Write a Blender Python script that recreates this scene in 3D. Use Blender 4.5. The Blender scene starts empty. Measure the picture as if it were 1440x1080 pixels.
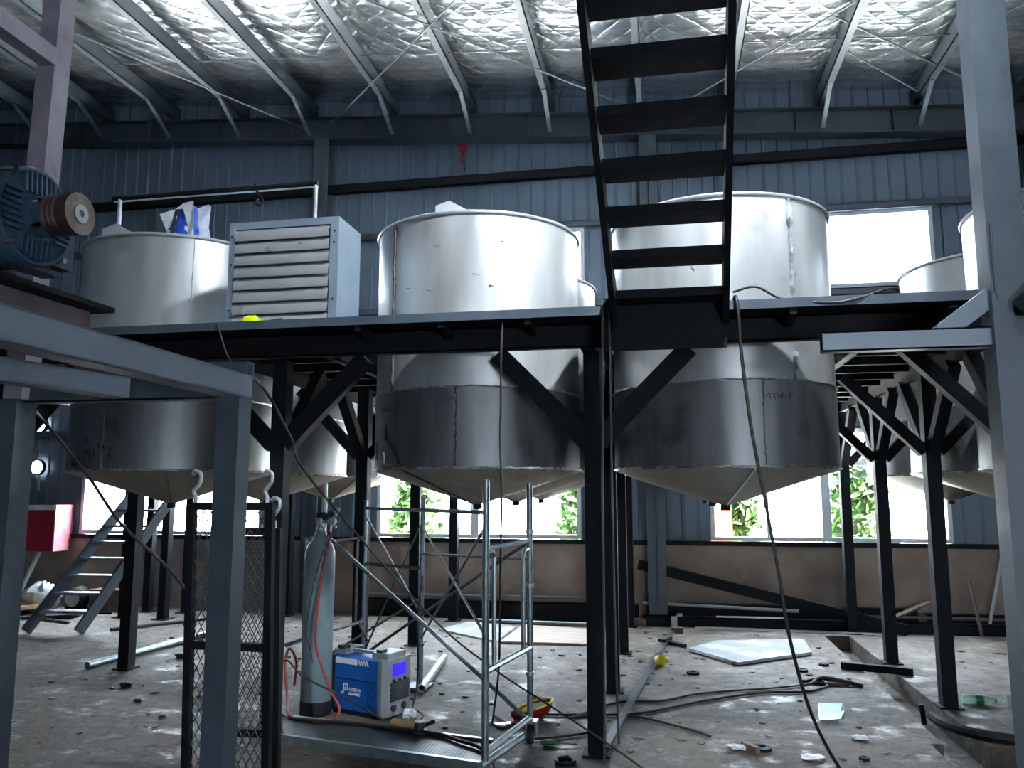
import bpy, bmesh, math, random
from mathutils import Vector, Matrix
random.seed(7)
R = math.radians
scn = bpy.context.scene
COL = scn.collection

# ------------------------------------------------------------------ camera, world, lights, exposure
cam_d = bpy.data.cameras.new('camera'); cam = bpy.data.objects.new('camera', cam_d); COL.objects.link(cam)
cam.location = (0, 0, 1.6); cam.rotation_euler = (R(90 + 7.63), 0, R(10.8))
cam_d.sensor_width = 36; cam_d.lens = 28.0; cam_d.clip_start = 0.05; cam_d.clip_end = 200
scn.camera = cam

w = bpy.data.worlds.new('overcast_sky'); scn.world = w; w.use_nodes = True
bg = w.node_tree.nodes['Background']
bg.inputs[0].default_value = (0.80, 0.90, 1.0, 1); bg.inputs[1].default_value = 34.0

def area(name, loc, target, sx, sy, power, color, shape='RECTANGLE', spread=180):
    d = bpy.data.lights.new(name, 'AREA'); d.shape = shape; d.size = sx
    if shape in ('RECTANGLE', 'ELLIPSE'): d.size_y = sy
    d.energy = power; d.color = color; d.spread = R(spread)
    o = bpy.data.objects.new(name, d); COL.objects.link(o); o.location = loc
    o.rotation_euler = (Vector(target) - Vector(loc)).to_track_quat('-Z', 'Y').to_euler()
    return o
# high-bay lamp of the hall, above and in front of the tanks
area('high_bay_light', (1.0, 3.0, 6.1), (-0.4, 5.6, 3.3), 0.35, 0.35, 190, (0.86, 0.94, 1.0), 'DISK', 92)
area('high_bay_light', (5.2, 3.0, 5.9), (4.6, 4.0, 0.0), 0.35, 0.35, 90, (0.86, 0.94, 1.0), 'DISK')

# high sun outdoors, shining along the back wall on the pale yard behind the hall
sun_d = bpy.data.lights.new('sun', 'SUN'); sun_d.energy = 420; sun_d.color = (1, .98, .94); sun_d.angle = R(2)
sun_o = bpy.data.objects.new('sun', sun_d); COL.objects.link(sun_o); sun_o.location = (20, 12, 20)
sun_o.rotation_euler = Vector((-.75, .12, -1)).to_track_quat('-Z', 'Y').to_euler()

scn.view_settings.view_transform = 'Standard'; scn.view_settings.look = 'None'
scn.view_settings.gamma = 1.0; scn.view_settings.use_curve_mapping = False
scn.view_settings.exposure = 0.0
try:
    scn.cycles.use_denoising = True
    scn.cycles.max_bounces = 8; scn.cycles.diffuse_bounces = 4; scn.cycles.glossy_bounces = 4
    scn.cycles.transparent_max_bounces = 16; scn.cycles.sample_clamp_indirect = 25.0
    scn.cycles.caustics_reflective = True; scn.cycles.blur_glossy = 0.6
except Exception:
    pass

# ------------------------------------------------------------------ materials
def rgb(h):
    h = h.lstrip('#'); v = [int(h[i:i+2], 16) / 255 for i in (0, 2, 4)]
    return tuple(((x / 12.92) if x <= .04045 else ((x + .055) / 1.055) ** 2.4) for x in v) + (1,)

def mat(name, c1, c2=None, scale=6.0, stretch=(1, 1, 1), r=(0.5, 0.6), metal=0.0, bump=0.0, bscale=None, lo=.35, hi=.65, detail=6, spots=None, emit=None):
    m = bpy.data.materials.new(name); m.use_nodes = True
    nt = m.node_tree; N = nt.nodes; L = nt.links; b = N['Principled BSDF']
    b.inputs['Metallic'].default_value = metal
    tc = N.new('ShaderNodeTexCoord'); mp = N.new('ShaderNodeMapping'); mp.inputs['Scale'].default_value = stretch
    oi = N.new('ShaderNodeObjectInfo')
    ad = N.new('ShaderNodeVectorMath'); ad.operation = 'MULTIPLY_ADD'
    ad.inputs[1].default_value = (1, 1, 1)
    cb = N.new('ShaderNodeCombineXYZ'); mu = N.new('ShaderNodeMath'); mu.operation = 'MULTIPLY'; mu.inputs[1].default_value = 37.0
    L.new(oi.outputs['Random'], mu.inputs[0]); L.new(mu.outputs[0], cb.inputs[0]); L.new(mu.outputs[0], cb.inputs[1])
    L.new(tc.outputs['Object'], ad.inputs[0]); L.new(cb.outputs[0], ad.inputs[2]); L.new(ad.outputs[0], mp.inputs['Vector'])
    nz = N.new('ShaderNodeTexNoise'); nz.inputs['Scale'].default_value = scale; nz.inputs['Detail'].default_value = detail
    L.new(mp.outputs[0], nz.inputs['Vector'])
    cr = N.new('ShaderNodeValToRGB'); cr.color_ramp.elements[0].position = lo; cr.color_ramp.elements[1].position = hi
    cr.color_ramp.elements[0].color = rgb(c1); cr.color_ramp.elements[1].color = rgb(c2 or c1)
    L.new(nz.outputs['Fac'], cr.inputs['Fac'])
    out = cr.outputs['Color']
    if spots:
        sc, col, a, bb, amt = spots
        n2 = N.new('ShaderNodeTexNoise'); n2.inputs['Scale'].default_value = sc; n2.inputs['Detail'].default_value = 5
        L.new(ad.outputs[0], n2.inputs['Vector'])
        c2r = N.new('ShaderNodeMapRange'); c2r.inputs[1].default_value = a; c2r.inputs[2].default_value = bb
        c2r.inputs[4].default_value = amt
        L.new(n2.outputs['Fac'], c2r.inputs[0])
        mx = N.new('ShaderNodeMix'); mx.data_type = 'RGBA'
        L.new(c2r.outputs[0], mx.inputs[0]); L.new(out, mx.inputs[6]); mx.inputs[7].default_value = rgb(col)
        out = mx.outputs[2]
    L.new(out, b.inputs['Base Color'])
    mr = N.new('ShaderNodeMapRange'); mr.inputs[1].default_value = .3; mr.inputs[2].default_value = .7
    mr.inputs[3].default_value = r[0]; mr.inputs[4].default_value = r[1]
    L.new(nz.outputs['Fac'], mr.inputs[0]); L.new(mr.outputs[0], b.inputs['Roughness'])
    if bump:
        n3 = nz
        if bscale:
            n3 = N.new('ShaderNodeTexNoise'); n3.inputs['Scale'].default_value = bscale; n3.inputs['Detail'].default_value = 5
            L.new(mp.outputs[0], n3.inputs['Vector'])
        bp = N.new('ShaderNodeBump'); bp.inputs['Strength'].default_value = 1; bp.inputs['Distance'].default_value = bump
        L.new(n3.outputs['Fac'], bp.inputs['Height']); L.new(bp.outputs[0], b.inputs['Normal'])
    if emit:
        b.inputs['Emission Color'].default_value = rgb(emit[0]); b.inputs['Emission Strength'].default_value = emit[1]
    return m

M = {}
M['paint'] = mat('blue_grey_steel_paint', '#3f4a55', '#4b5661', 5, r=(.42, .58), bump=.0008, spots=(9, '#3a3330', .62, .75, .4))
M['paint_dark'] = mat('dark_steel_paint', '#0f1317', '#171c21', 6, r=(.62, .78), spots=(9, '#3a2f2a', .6, .75, .4))
M['roof_paint'] = mat('dark_roof_steel_paint', '#2c353d', '#38424b', 5, r=(.45, .6))
M['paint_light'] = mat('light_grey_steel_paint', '#687482', '#737f8d', 5, r=(.4, .55))
M['black_steel'] = mat('bare_black_steel', '#101317', '#191d22', 8, r=(.6, .78), spots=(7, '#3a2a24', .6, .7, .4))
M['rust'] = mat('rusty_primer_steel', '#574e50', '#6e6468', 7, r=(.5, .7), spots=(12, '#6d3a28', .58, .72, .6))
M['purple_primer'] = mat('pale_primer_steel', '#817a88', '#97909c', 6, r=(.42, .6), spots=(9, '#6d4a3c', .62, .75, .4))
M['stainless'] = mat('brushed_stainless', '#b9bcbe', '#d2d5d6', 5, stretch=(1, 1, .25), r=(.30, .42), metal=.68, bump=.0015, bscale=2.5, spots=(3.0, '#8a7a62', .62, .80, .5))
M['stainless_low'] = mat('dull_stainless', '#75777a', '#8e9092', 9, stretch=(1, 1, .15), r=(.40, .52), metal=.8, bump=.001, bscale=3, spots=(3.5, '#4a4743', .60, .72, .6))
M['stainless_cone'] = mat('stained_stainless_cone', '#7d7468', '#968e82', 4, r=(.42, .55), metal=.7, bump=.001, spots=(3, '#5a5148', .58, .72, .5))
M['weld'] = mat('weld_bead', '#8f949a', '#d5dadf', 22, r=(.3, .5), metal=.8, bump=.004, bscale=60)
M['seam_dark'] = mat('burnt_weld_seam', '#2b2826', '#58524c', 20, r=(.5, .6), metal=.5)
M['galv'] = mat('galvanised_sheet', '#b8bec3', '#c6cbd0', 3, r=(.30, .36), metal=.5)
M['louvre'] = mat('bright_louvre_sheet', '#c2c7ca', '#ccd0d3', 3, r=(.27, .29), metal=.6)
M['galv_box'] = mat('pale_zinc_sheet', '#8fa0b0', '#9fb0bf', 5, r=(.35, .5), metal=.45)
M['tube'] = mat('galvanised_tube', '#7f8c92', '#9aa6ab', 14, r=(.32, .48), metal=.7, spots=(20, '#4a4a48', .6, .75, .5))
M['tube_dark'] = mat('grimy_scaffold_tube', '#4a5256', '#687176', 14, r=(.4, .55), metal=.6)
M['clad'] = mat('blue_grey_wall_cladding', '#566677', '#617182', 2, r=(.5, .6))
M['plinth'] = mat('rendered_block_wall', '#7a6e66', '#968a80', 2.2, r=(.8, .95), bump=.004, bscale=14, spots=(2.5, '#b0a69c', .62, .78, .5))
M['rubber'] = mat('black_rubber', '#0d0e10', '#17181a', 10, r=(.55, .7))
M['cable'] = mat('dark_cable_sheath', '#1e1a1a', '#2b2726', 10, r=(.5, .65))
M['cable_grey'] = mat('grey_cable_sheath', '#4a5058', '#585e66', 10, r=(.5, .65))
M['red_hose'] = mat('red_rubber_hose', '#7a2622', '#8f3b34', 10, r=(.45, .6))
M['pink_hose'] = mat('faded_pink_hose', '#8a6a66', '#9a7c76', 10, r=(.5, .6))
M['cyl'] = mat('grey_green_cylinder_paint', '#66787f', '#768890', 6, r=(.35, .5), spots=(10, '#4c5456', .6, .75, .4))
M['brass'] = mat('worn_brass', '#8a7a52', '#b5a578', 12, r=(.3, .45), metal=.8)
M['chrome'] = mat('chrome_plate', '#c8ccd0', '#d8dce0', 12, r=(.12, .2), metal=1)
M['blue'] = mat('welder_blue_enamel', '#0d4f9c', '#115aae', 4, r=(.32, .42))
M['grey_plastic'] = mat('grey_plastic', '#767c82', '#868c92', 5, r=(.4, .5))
M['dark_plastic'] = mat('dark_plastic', '#1c2026', '#2a2e34', 6, r=(.4, .5))
M['white'] = mat('white_print', '#d8dee4', None, r=(.5, .5))
M['display'] = mat('blue_lit_display', '#2a1ff0', '#3b2cff', 30, r=(.3, .3), emit=('#3a22ff', .8))
M['lamp'] = mat('lamp_glass', '#ffffff', None, emit=('#f4fbff', 9.0))
M['red'] = mat('red_enamel', '#8e1226', '#a51a30', 4, r=(.35, .5))
M['pink'] = mat('window_lit_red_enamel', '#d45a6a', '#e8a0a8', 3, r=(.4, .5))  # lighter copy of the red: window light painted into the cabinet side
M['helmet_red'] = mat('dark_red_shell', '#7d1420', '#93202a', 5, r=(.3, .4))
M['yellow'] = mat('yellow_plastic', '#d8c21c', '#f0de38', 6, r=(.4, .5))
M['lime'] = mat('lime_yellow_fabric', '#d4e400', '#e6f41c', 12, r=(.6, .7))
M['green'] = mat('green_plastic', '#0c5a3c', '#127048', 6, r=(.35, .45))
M['motor'] = mat('motor_blue_green_paint', '#22384a', '#2f4a60', 5, r=(.32, .5), spots=(8, '#3c4a50', .6, .75, .5))
M['motor_dark'] = mat('motor_body_paint', '#14262c', '#1b353b', 5, r=(.4, .55))
M['pulley_side'] = mat('oxidised_pulley_side', '#3b2a2c', '#5a4442', 12, r=(.45, .6), metal=.5)
M['pulley_face'] = mat('rusty_pulley_face', '#857a70', '#a39c94', 12, r=(.4, .55), metal=.6, spots=(14, '#6a4028', .55, .7, .7))
M['sack'] = mat('white_woven_sack', '#b8bcc0', '#d4d8da', 8, r=(.6, .8), bump=.01, bscale=9)
M['card'] = mat('brown_cardboard', '#8a6c4c', '#a3845f', 4, r=(.8, .9))
M['ply'] = mat('dusty_plywood', '#a8978a', '#c0b2a6', 3, stretch=(1, 6, 1), r=(.55, .7))
M['white_sheet'] = mat('glossy_white_sheet', '#c6ccd2', '#dadfe4', 3, r=(.2, .32))
M['wood'] = mat('old_timber', '#5a4a40', '#7a685a', 4, stretch=(6, 1, 1), r=(.7, .9))
M['rubble'] = mat('broken_concrete', '#5c564e', '#8a8278', 6, r=(.8, .95), bump=.01, bscale=14)
M['paper'] = mat('crumpled_paper', '#c9ced2', '#dde2e6', 9, r=(.5, .7), bump=.006, bscale=15)
M['plastic_wrap_blue'] = mat('blue_motor_under_film', '#1d3f9c', '#2c55bd', 9, r=(.25, .4))
M['film'] = mat('white_plastic_film', '#d8e0ea', '#f2f6fb', 9, r=(.2, .35), bump=.01, bscale=14)
M['leaf'] = mat('green_leaves', '#223a0c', '#3e5c1e', 6, r=(.5, .7))
M['earth'] = mat('pale_concrete_yard', '#dcdcd8', '#e6e6e2', 2, r=(.9, .95))
M['orange'] = mat('orange_brick', '#8a4a30', '#9a5a40', 6, r=(.8, .9))
M['frame_white'] = mat('white_window_frame', '#b9c2cc', '#c9d0d8', 4, r=(.4, .5))
M['soot'] = mat('soot_marks', '#2a2927', '#3a3835', 10, r=(.6, .7), metal=.3)
M['chalk'] = mat('chalk_marks', '#9a9ea2', None, r=(.8, .8))

for k_ in ('paint_dark', 'black_steel'): M[k_].node_tree.nodes['Principled BSDF'].inputs['Specular IOR Level'].default_value = .2

def glass():
    m = bpy.data.materials.new('window_glass'); m.use_nodes = True
    nt = m.node_tree; N = nt.nodes; L = nt.links; N.remove(N['Principled BSDF'])
    t = N.new('ShaderNodeBsdfTransparent'); t.inputs[0].default_value = (.93, .97, 1, 1)
    g = N.new('ShaderNodeBsdfGlossy'); g.inputs['Roughness'].default_value = .05
    mx = N.new('ShaderNodeMixShader'); mx.inputs[0].default_value = .05; L.new(t.outputs[0], mx.inputs[1]); L.new(g.outputs[0], mx.inputs[2])
    L.new(mx.outputs[0], N['Material Output'].inputs[0]); return m
M['glass'] = glass()

def clear_plastic(name, tint):
    m = bpy.data.materials.new(name); m.use_nodes = True
    nt = m.node_tree; N = nt.nodes; L = nt.links; b = N['Principled BSDF']
    b.inputs['Base Color'].default_value = tint; b.inputs['Roughness'].default_value = .15
    t = N.new('ShaderNodeBsdfTransparent'); t.inputs[0].default_value = tint
    mx = N.new('ShaderNodeMixShader'); mx.inputs[0].default_value = .45
    L.new(t.outputs[0], mx.inputs[1]); L.new(b.outputs[0], mx.inputs[2]); L.new(mx.outputs[0], N['Material Output'].inputs[0]); return m
M['clear'] = clear_plastic('clear_plastic', (.85, .92, .95, 1))
M['pet_green'] = clear_plastic('clear_bottle_plastic', (.75, .95, .85, 1))

def floor_mat():
    m = bpy.data.materials.new('stained_concrete_floor'); m.use_nodes = True
    nt = m.node_tree; N = nt.nodes; L = nt.links; b = N['Principled BSDF']
    tc = N.new('ShaderNodeTexCoord')
    def noise(s, d=6, st=(1, 1, 1), rough=.6):
        mp = N.new('ShaderNodeMapping'); mp.inputs['Scale'].default_value = st; L.new(tc.outputs['Object'], mp.inputs[0])
        n = N.new('ShaderNodeTexNoise'); n.inputs['Scale'].default_value = s; n.inputs['Detail'].default_value = d; n.inputs['Roughness'].default_value = rough
        L.new(mp.outputs[0], n.inputs['Vector']); return n.outputs['Fac']
    def ramp(f, stops):
        c = N.new('ShaderNodeValToRGB'); e = c.color_ramp.elements
        for i, (p, col) in enumerate(stops):
            el = e[i] if i < 2 else e.new(p)
            el.position = p; el.color = rgb(col)
        L.new(f, c.inputs[0]); return c.outputs[0]
    def mix(a, bb, f, mode='MIX'):
        x = N.new('ShaderNodeMix'); x.data_type = 'RGBA'; x.blend_type = mode
        if isinstance(f, float): x.inputs[0].default_value = f
        else: L.new(f, x.inputs[0])
        L.new(a, x.inputs[6]); L.new(bb, x.inputs[7]); return x.outputs[2]
    def rng(f, a, bb, c, d):
        x = N.new('ShaderNodeMapRange'); x.inputs[1].default_value = a; x.inputs[2].default_value = bb; x.inputs[3].default_value = c; x.inputs[4].default_value = d
        L.new(f, x.inputs[0]); return x.outputs[0]
    n1 = noise(.9, 8); n2 = noise(3.2, 8, rough=.7); n3 = noise(11, 7, rough=.7); n4 = noise(30, 4, rough=.65)
    base = ramp(n1, [(.32, '#524a44'), (.68, '#968e86')])
    det = ramp(n2, [(.30, '#2e2824'), (.5, '#7a736b'), (.72, '#bab4ac')])
    c = mix(base, det, .55)
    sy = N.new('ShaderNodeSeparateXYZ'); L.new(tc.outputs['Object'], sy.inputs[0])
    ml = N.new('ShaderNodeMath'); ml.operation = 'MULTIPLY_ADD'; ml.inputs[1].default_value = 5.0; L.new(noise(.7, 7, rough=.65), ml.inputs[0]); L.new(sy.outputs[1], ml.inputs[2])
    mud_shade = N.new('ShaderNodeRGB'); mud_shade.outputs[0].default_value = rgb('#3a332e')
    c = mix(c, mud_shade.outputs[0], rng(ml.outputs[0], 8.4, 10.1, .72, 0.0))      # work-area dirt and dimmer light away from the windows, painted as one darkening
    dirt = rng(n3, .52, .66, 0.0, .75)
    dk = N.new('ShaderNodeRGB'); dk.outputs[0].default_value = rgb('#2e2824')
    c = mix(c, dk.outputs[0], dirt)
    c = mix(c, dk.outputs[0], rng(noise(.55, 7, rough=.72), .50, .62, 0.0, .6))
    sp = rng(n4, .64, .72, 0.0, .75)
    wh = N.new('ShaderNodeRGB'); wh.outputs[0].default_value = rgb('#b8b4ae')
    c = mix(c, wh.outputs[0], sp)
    L.new(c, b.inputs['Base Color'])
    wet = rng(n2, .36, .47, .26, .74)
    L.new(wet, b.inputs['Roughness'])
    b.inputs['Specular IOR Level'].default_value = .28
    bp = N.new('ShaderNodeBump'); bp.inputs['Distance'].default_value = .012; bp.inputs['Strength'].default_value = .8
    sm = N.new('ShaderNodeMath'); sm.operation = 'ADD'; L.new(n2, sm.inputs[0]); L.new(n3, sm.inputs[1])
    L.new(sm.outputs[0], bp.inputs['Height']); L.new(bp.outputs[0], b.inputs['Normal'])
    return m
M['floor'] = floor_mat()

def foil_mat():
    m = bpy.data.materials.new('wrinkled_foil_insulation'); m.use_nodes = True
    nt = m.node_tree; N = nt.nodes; L = nt.links; b = N['Principled BSDF']
    b.inputs['Metallic'].default_value = .92; b.inputs['Roughness'].default_value = .25
    tc = N.new('ShaderNodeTexCoord')
    def noise(s, st, d=5, dist=0.0):
        mp = N.new('ShaderNodeMapping'); mp.inputs['Scale'].default_value = st; L.new(tc.outputs['Object'], mp.inputs[0])
        n = N.new('ShaderNodeTexNoise'); n.inputs['Scale'].default_value = s; n.inputs['Detail'].default_value = d; n.inputs['Distortion'].default_value = dist
        L.new(mp.outputs[0], n.inputs['Vector']); return n.outputs['Fac']
    def math_(op, a, bb=None):
        x = N.new('ShaderNodeMath'); x.operation = op
        for i, v in enumerate((a, bb)):
            if v is None: continue
            if isinstance(v, (int, float)): x.inputs[i].default_value = v
            else: L.new(v, x.inputs[i])
        return x.outputs[0]
    big = noise(1.3, (.13, 1.7, 1), 4)
    fine = noise(4.0, (.22, 2.4, 1), 5, .15)
    sx = N.new('ShaderNodeSeparateXYZ'); L.new(tc.outputs['Object'], sx.inputs[0])
    wob = noise(1.3, (1, 1, 1), 2)
    def net(sgn):
        t = math_('ADD', math_('MULTIPLY', sx.outputs[0], 4.2), math_('MULTIPLY', sx.outputs[1], 4.2 * sgn))
        t = math_('ADD', t, math_('MULTIPLY', wob, 1.5))
        s = math_('ABSOLUTE', math_('SINE', math_('MULTIPLY', t, 3.14159 / 1.35)))
        return math_('POWER', s, .45)
    quilt = math_('MULTIPLY', net(1), net(-1))
    h = math_('ADD', math_('ADD', math_('MULTIPLY', big, .060), math_('MULTIPLY', fine, .016)), math_('MULTIPLY', quilt, .008))
    bp = N.new('ShaderNodeBump'); bp.inputs['Distance'].default_value = 1.0; bp.inputs['Strength'].default_value = .8
    L.new(h, bp.inputs['Height']); L.new(bp.outputs[0], b.inputs['Normal'])
    cr = N.new('ShaderNodeValToRGB'); e = cr.color_ramp.elements
    e[0].position = .35; e[0].color = rgb('#c4c6c9'); e[1].position = .62; e[1].color = rgb('#eceef0')
    L.new(fine, cr.inputs[0])
    n3 = noise(.55, (1, 1, 1), 4)
    mr = N.new('ShaderNodeMapRange'); mr.inputs[1].default_value = .60; mr.inputs[2].default_value = .72; mr.inputs[4].default_value = .55
    L.new(n3, mr.inputs[0])
    mx = N.new('ShaderNodeMix'); mx.data_type = 'RGBA'; L.new(mr.outputs[0], mx.inputs[0]); L.new(cr.outputs[0], mx.inputs[6]); mx.inputs[7].default_value = rgb('#8a6a52')
    L.new(mx.outputs[2], b.inputs['Base Color'])
    return m
M['foil'] = foil_mat()

def plate_mat():
    m = mat('expanded_metal_plate', '#3c4446', '#586264', 10, r=(.45, .6), metal=.5)
    nt = m.node_tree; N = nt.nodes; L = nt.links; b = N['Principled BSDF']
    tc = N.new('ShaderNodeTexCoord'); mp = N.new('ShaderNodeMapping'); mp.inputs['Rotation'].default_value = (0, 0, R(45)); mp.inputs['Scale'].default_value = (60, 60, 60)
    L.new(tc.outputs['Object'], mp.inputs[0])
    ck = N.new('ShaderNodeTexChecker'); ck.inputs['Scale'].default_value = 1.0; L.new(mp.outputs[0], ck.inputs[0])
    src = b.inputs['Base Color'].links[0].from_socket
    mx = N.new('ShaderNodeMix'); mx.data_type = 'RGBA'; L.new(ck.outputs['Fac'], mx.inputs[0]); L.new(src, mx.inputs[6]); mx.inputs[7].default_value = rgb('#15181a')
    L.new(mx.outputs[2], b.inputs['Base Color'])
    return m
M['deckplate'] = plate_mat()

# ------------------------------------------------------------------ mesh builder
class MB:
    def __init__(s): s.v = []; s.f = []; s.sm = []
    def add(s, vs, fs, smooth=False):
        o = len(s.v); s.v += [tuple(p) for p in vs]
        for f in fs: s.f.append(tuple(i + o for i in f)); s.sm.append(smooth)
        return s
    def box(s, x0, x1, y0, y1, z0, z1):
        vs = [(x, y, z) for z in (z0, z1) for y in (y0, y1) for x in (x0, x1)]
        return s.add(vs, [(0, 2, 3, 1), (4, 5, 7, 6), (0, 1, 5, 4), (2, 6, 7, 3), (0, 4, 6, 2), (1, 3, 7, 5)])
    def bar(s, a, b, wd, h, up=(0, 0, 1)):
        a = Vector(a); b = Vector(b); d = (b - a).normalized(); u = Vector(up)
        if abs(d.dot(u)) > .98: u = Vector((0, 1, 0))
        sd = d.cross(u).normalized(); u = sd.cross(d).normalized()
        vs = [p + sd * (i * wd / 2) + u * (j * h / 2) for p in (a, b) for j in (-1, 1) for i in (-1, 1)]
        return s.add(vs, [(0, 1, 3, 2), (4, 6, 7, 5), (0, 4, 5, 1), (2, 3, 7, 6), (0, 2, 6, 4), (1, 5, 7, 3)])
    def channel(s, a, b, wd, h, t=.008, up=(0, 0, 1), side=1):
        a = Vector(a); b = Vector(b); d = (b - a).normalized(); u = Vector(up); sd = d.cross(u).normalized(); u = sd.cross(d).normalized()
        s.bar(a + sd * side * (wd / 2 - t / 2), b + sd * side * (wd / 2 - t / 2), t, h, up)
        for k in (-1, 1): s.bar(a + u * k * (h / 2 - t / 2), b + u * k * (h / 2 - t / 2), wd, t, up)
        return s
    def ibeam(s, a, b, wd, h, t=.01, up=(0, 0, 1)):
        a = Vector(a); b = Vector(b); d = (b - a).normalized(); u = Vector(up); sd = d.cross(u).normalized(); u = sd.cross(d).normalized()
        s.bar(a, b, t, h, up)
        for k in (-1, 1): s.bar(a + u * k * (h / 2 - t / 2), b + u * k * (h / 2 - t / 2), wd, t, up)
        return s
    def tube(s, pts, r, n=10, closed=False, caps=True):
        pts = [Vector(p) for p in pts]; m = len(pts); rings = []
        prev = None
        for i in range(m):
            if closed: t = (pts[(i + 1) % m] - pts[i - 1])
            else: t = pts[min(i + 1, m - 1)] - pts[max(i - 1, 0)]
            t = t.normalized()
            if prev is None:
                a = Vector((0, 0, 1)) if abs(t.z) < .9 else Vector((1, 0, 0))
                u = t.cross(a).normalized()
            else:
                u = (prev - t * prev.dot(t)).normalized()
            prev = u; v = t.cross(u)
            rr = r[i] if isinstance(r, (list, tuple)) else r
            rings.append([pts[i] + (u * math.cos(2 * math.pi * k / n) + v * math.sin(2 * math.pi * k / n)) * rr for k in range(n)])
        vs = [p for q in rings for p in q]; fs = []
        for i in range(m if closed else m - 1):
            j = (i + 1) % m
            for k in range(n): fs.append((i * n + k, i * n + (k + 1) % n, j * n + (k + 1) % n, j * n + k))
        o = len(s.v); s.add(vs, fs, True)
        if caps and not closed:
            s.add([], []); s.f.append(tuple(o + k for k in range(n))[::-1]); s.sm.append(False)
            s.f.append(tuple(o + (m - 1) * n + k for k in range(n))); s.sm.append(False)
        return s
    def lathe(s, prof, n=48, c=(0, 0, 0), axis='z', smooth=True, a0=0.0, a1=2 * math.pi, sharp=()):
        c = Vector(c); full = abs(a1 - a0 - 2 * math.pi) < 1e-6; cols = n if full else n + 1
        def P(r, z, a):
            x, y = r * math.cos(a), r * math.sin(a)
            return c + (Vector((x, y, z)) if axis == 'z' else Vector((z, x, y)) if axis == 'x' else Vector((y, z, x)))
        for i in range(len(prof) - 1):
            (r0, z0), (r1, z1) = prof[i], prof[i + 1]
            vs = [P(r0, z0, a0 + (a1 - a0) * k / n) for k in range(cols)] + [P(r1, z1, a0 + (a1 - a0) * k / n) for k in range(cols)]
            fs = [(k, (k + 1) % cols, cols + (k + 1) % cols, cols + k) for k in range(n)]
            s.add(vs, fs, smooth)
        return s
    def prism(s, poly, z0, z1):
        n = len(poly); vs = [(x, y, z0) for x, y in poly] + [(x, y, z1) for x, y in poly]
        fs = [tuple(range(n))[::-1], tuple(range(n, 2 * n))] + [(i, (i + 1) % n, n + (i + 1) % n, n + i) for i in range(n)]
        return s.add(vs, fs)
    def blob(s, c, rx, ry, rz, jit=.25, seed=0, nu=10, nv=7, smooth=True):
        rd = random.Random(seed); c = Vector(c); vs = []; fs = []
        for j in range(nv + 1):
            th = math.pi * j / nv
            for i in range(nu):
                ph = 2 * math.pi * i / nu; k = 1 + rd.uniform(-jit, jit)
                vs.append(c + Vector((rx * math.sin(th) * math.cos(ph) * k, ry * math.sin(th) * math.sin(ph) * k, rz * math.cos(th) * (k if 0 < j < nv else 1))))
        for j in range(nv):
            for i in range(nu): fs.append((j * nu + i, (j + 1) * nu + i, (j + 1) * nu + (i + 1) % nu, j * nu + (i + 1) % nu))
        return s.add(vs, fs, smooth)
    def xform(s, mtx): s.v = [tuple(mtx @ Vector(p)) for p in s.v]; return s
    def build(s, name, m, parent=None, off=(0, 0, 0), weld=True):
        off = Vector(off)
        me = bpy.data.meshes.new(name); me.from_pydata([Vector(p) - off for p in s.v], [], s.f)
        me.polygons.foreach_set('use_smooth', s.sm)
        bm = bmesh.new(); bm.from_mesh(me)
        bmesh.ops.remove_doubles(bm, verts=bm.verts, dist=1e-5)
        bmesh.ops.recalc_face_normals(bm, faces=bm.faces)
        bm.to_mesh(me); bm.free()
        if any(s.sm):
            try: me.set_sharp_from_angle(angle=R(38))
            except Exception: pass
        me.materials.append(M[m] if isinstance(m, str) else m)
        o = bpy.data.objects.new(name, me); COL.objects.link(o)
        if parent: o.parent = parent
        return o

def tag(o, label=None, cat=None, group=None, kind=None):
    if label: o['label'] = label
    if cat: o['category'] = cat
    if group: o['group'] = group
    if kind: o['kind'] = kind
    return o
def thing(name, label, cat, loc=(0, 0, 0), rz=0.0, group=None):
    o = bpy.data.objects.new(name, None); COL.objects.link(o); o.location = loc; o.rotation_euler = (0, 0, rz); o.empty_display_size = .1
    return tag(o, label, cat, group)
def solo(name, mb, m, label, cat, loc=(0, 0, 0), group=None, rz=0.0, world=True):
    o = mb.build(name, m, None, loc if world else (0, 0, 0)); o.location = loc; o.rotation_euler = (0, 0, rz)
    return tag(o, label, cat, group)
def struct(name, mb, m, parent=None):
    o = mb.build(name, m, parent)
    if not parent: o['kind'] = 'structure'
    return o
def kids(o): return [c for c in bpy.data.objects if c.parent == o]
def copy_tree(o, parent=None):
    c = o.copy(); COL.objects.link(c)
    if parent: c.parent = parent
    for k in kids(o): copy_tree(k, c)
    return c
def arc(pts, n=6):
    """smooth polyline through points (Catmull-Rom)"""
    P = [Vector(p) for p in pts]; P = [2 * P[0] - P[1]] + P + [2 * P[-1] - P[-2]]; out = []
    for i in range(1, len(P) - 2):
        p0, p1, p2, p3 = P[i-1:i+3]
        for k in range(n):
            t = k / n
            out.append(.5 * ((2 * p1) + (p2 - p0) * t + (2 * p0 - 5 * p1 + 4 * p2 - p3) * t * t + (-p0 + 3 * p1 - 3 * p2 + p3) * t ** 3))
    out.append(P[-2]); return out

# ------------------------------------------------------------------ setting
WY = 10.25                                   # inner face of the back wall
def roof(x): return 6.80 - .072 * x
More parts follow.
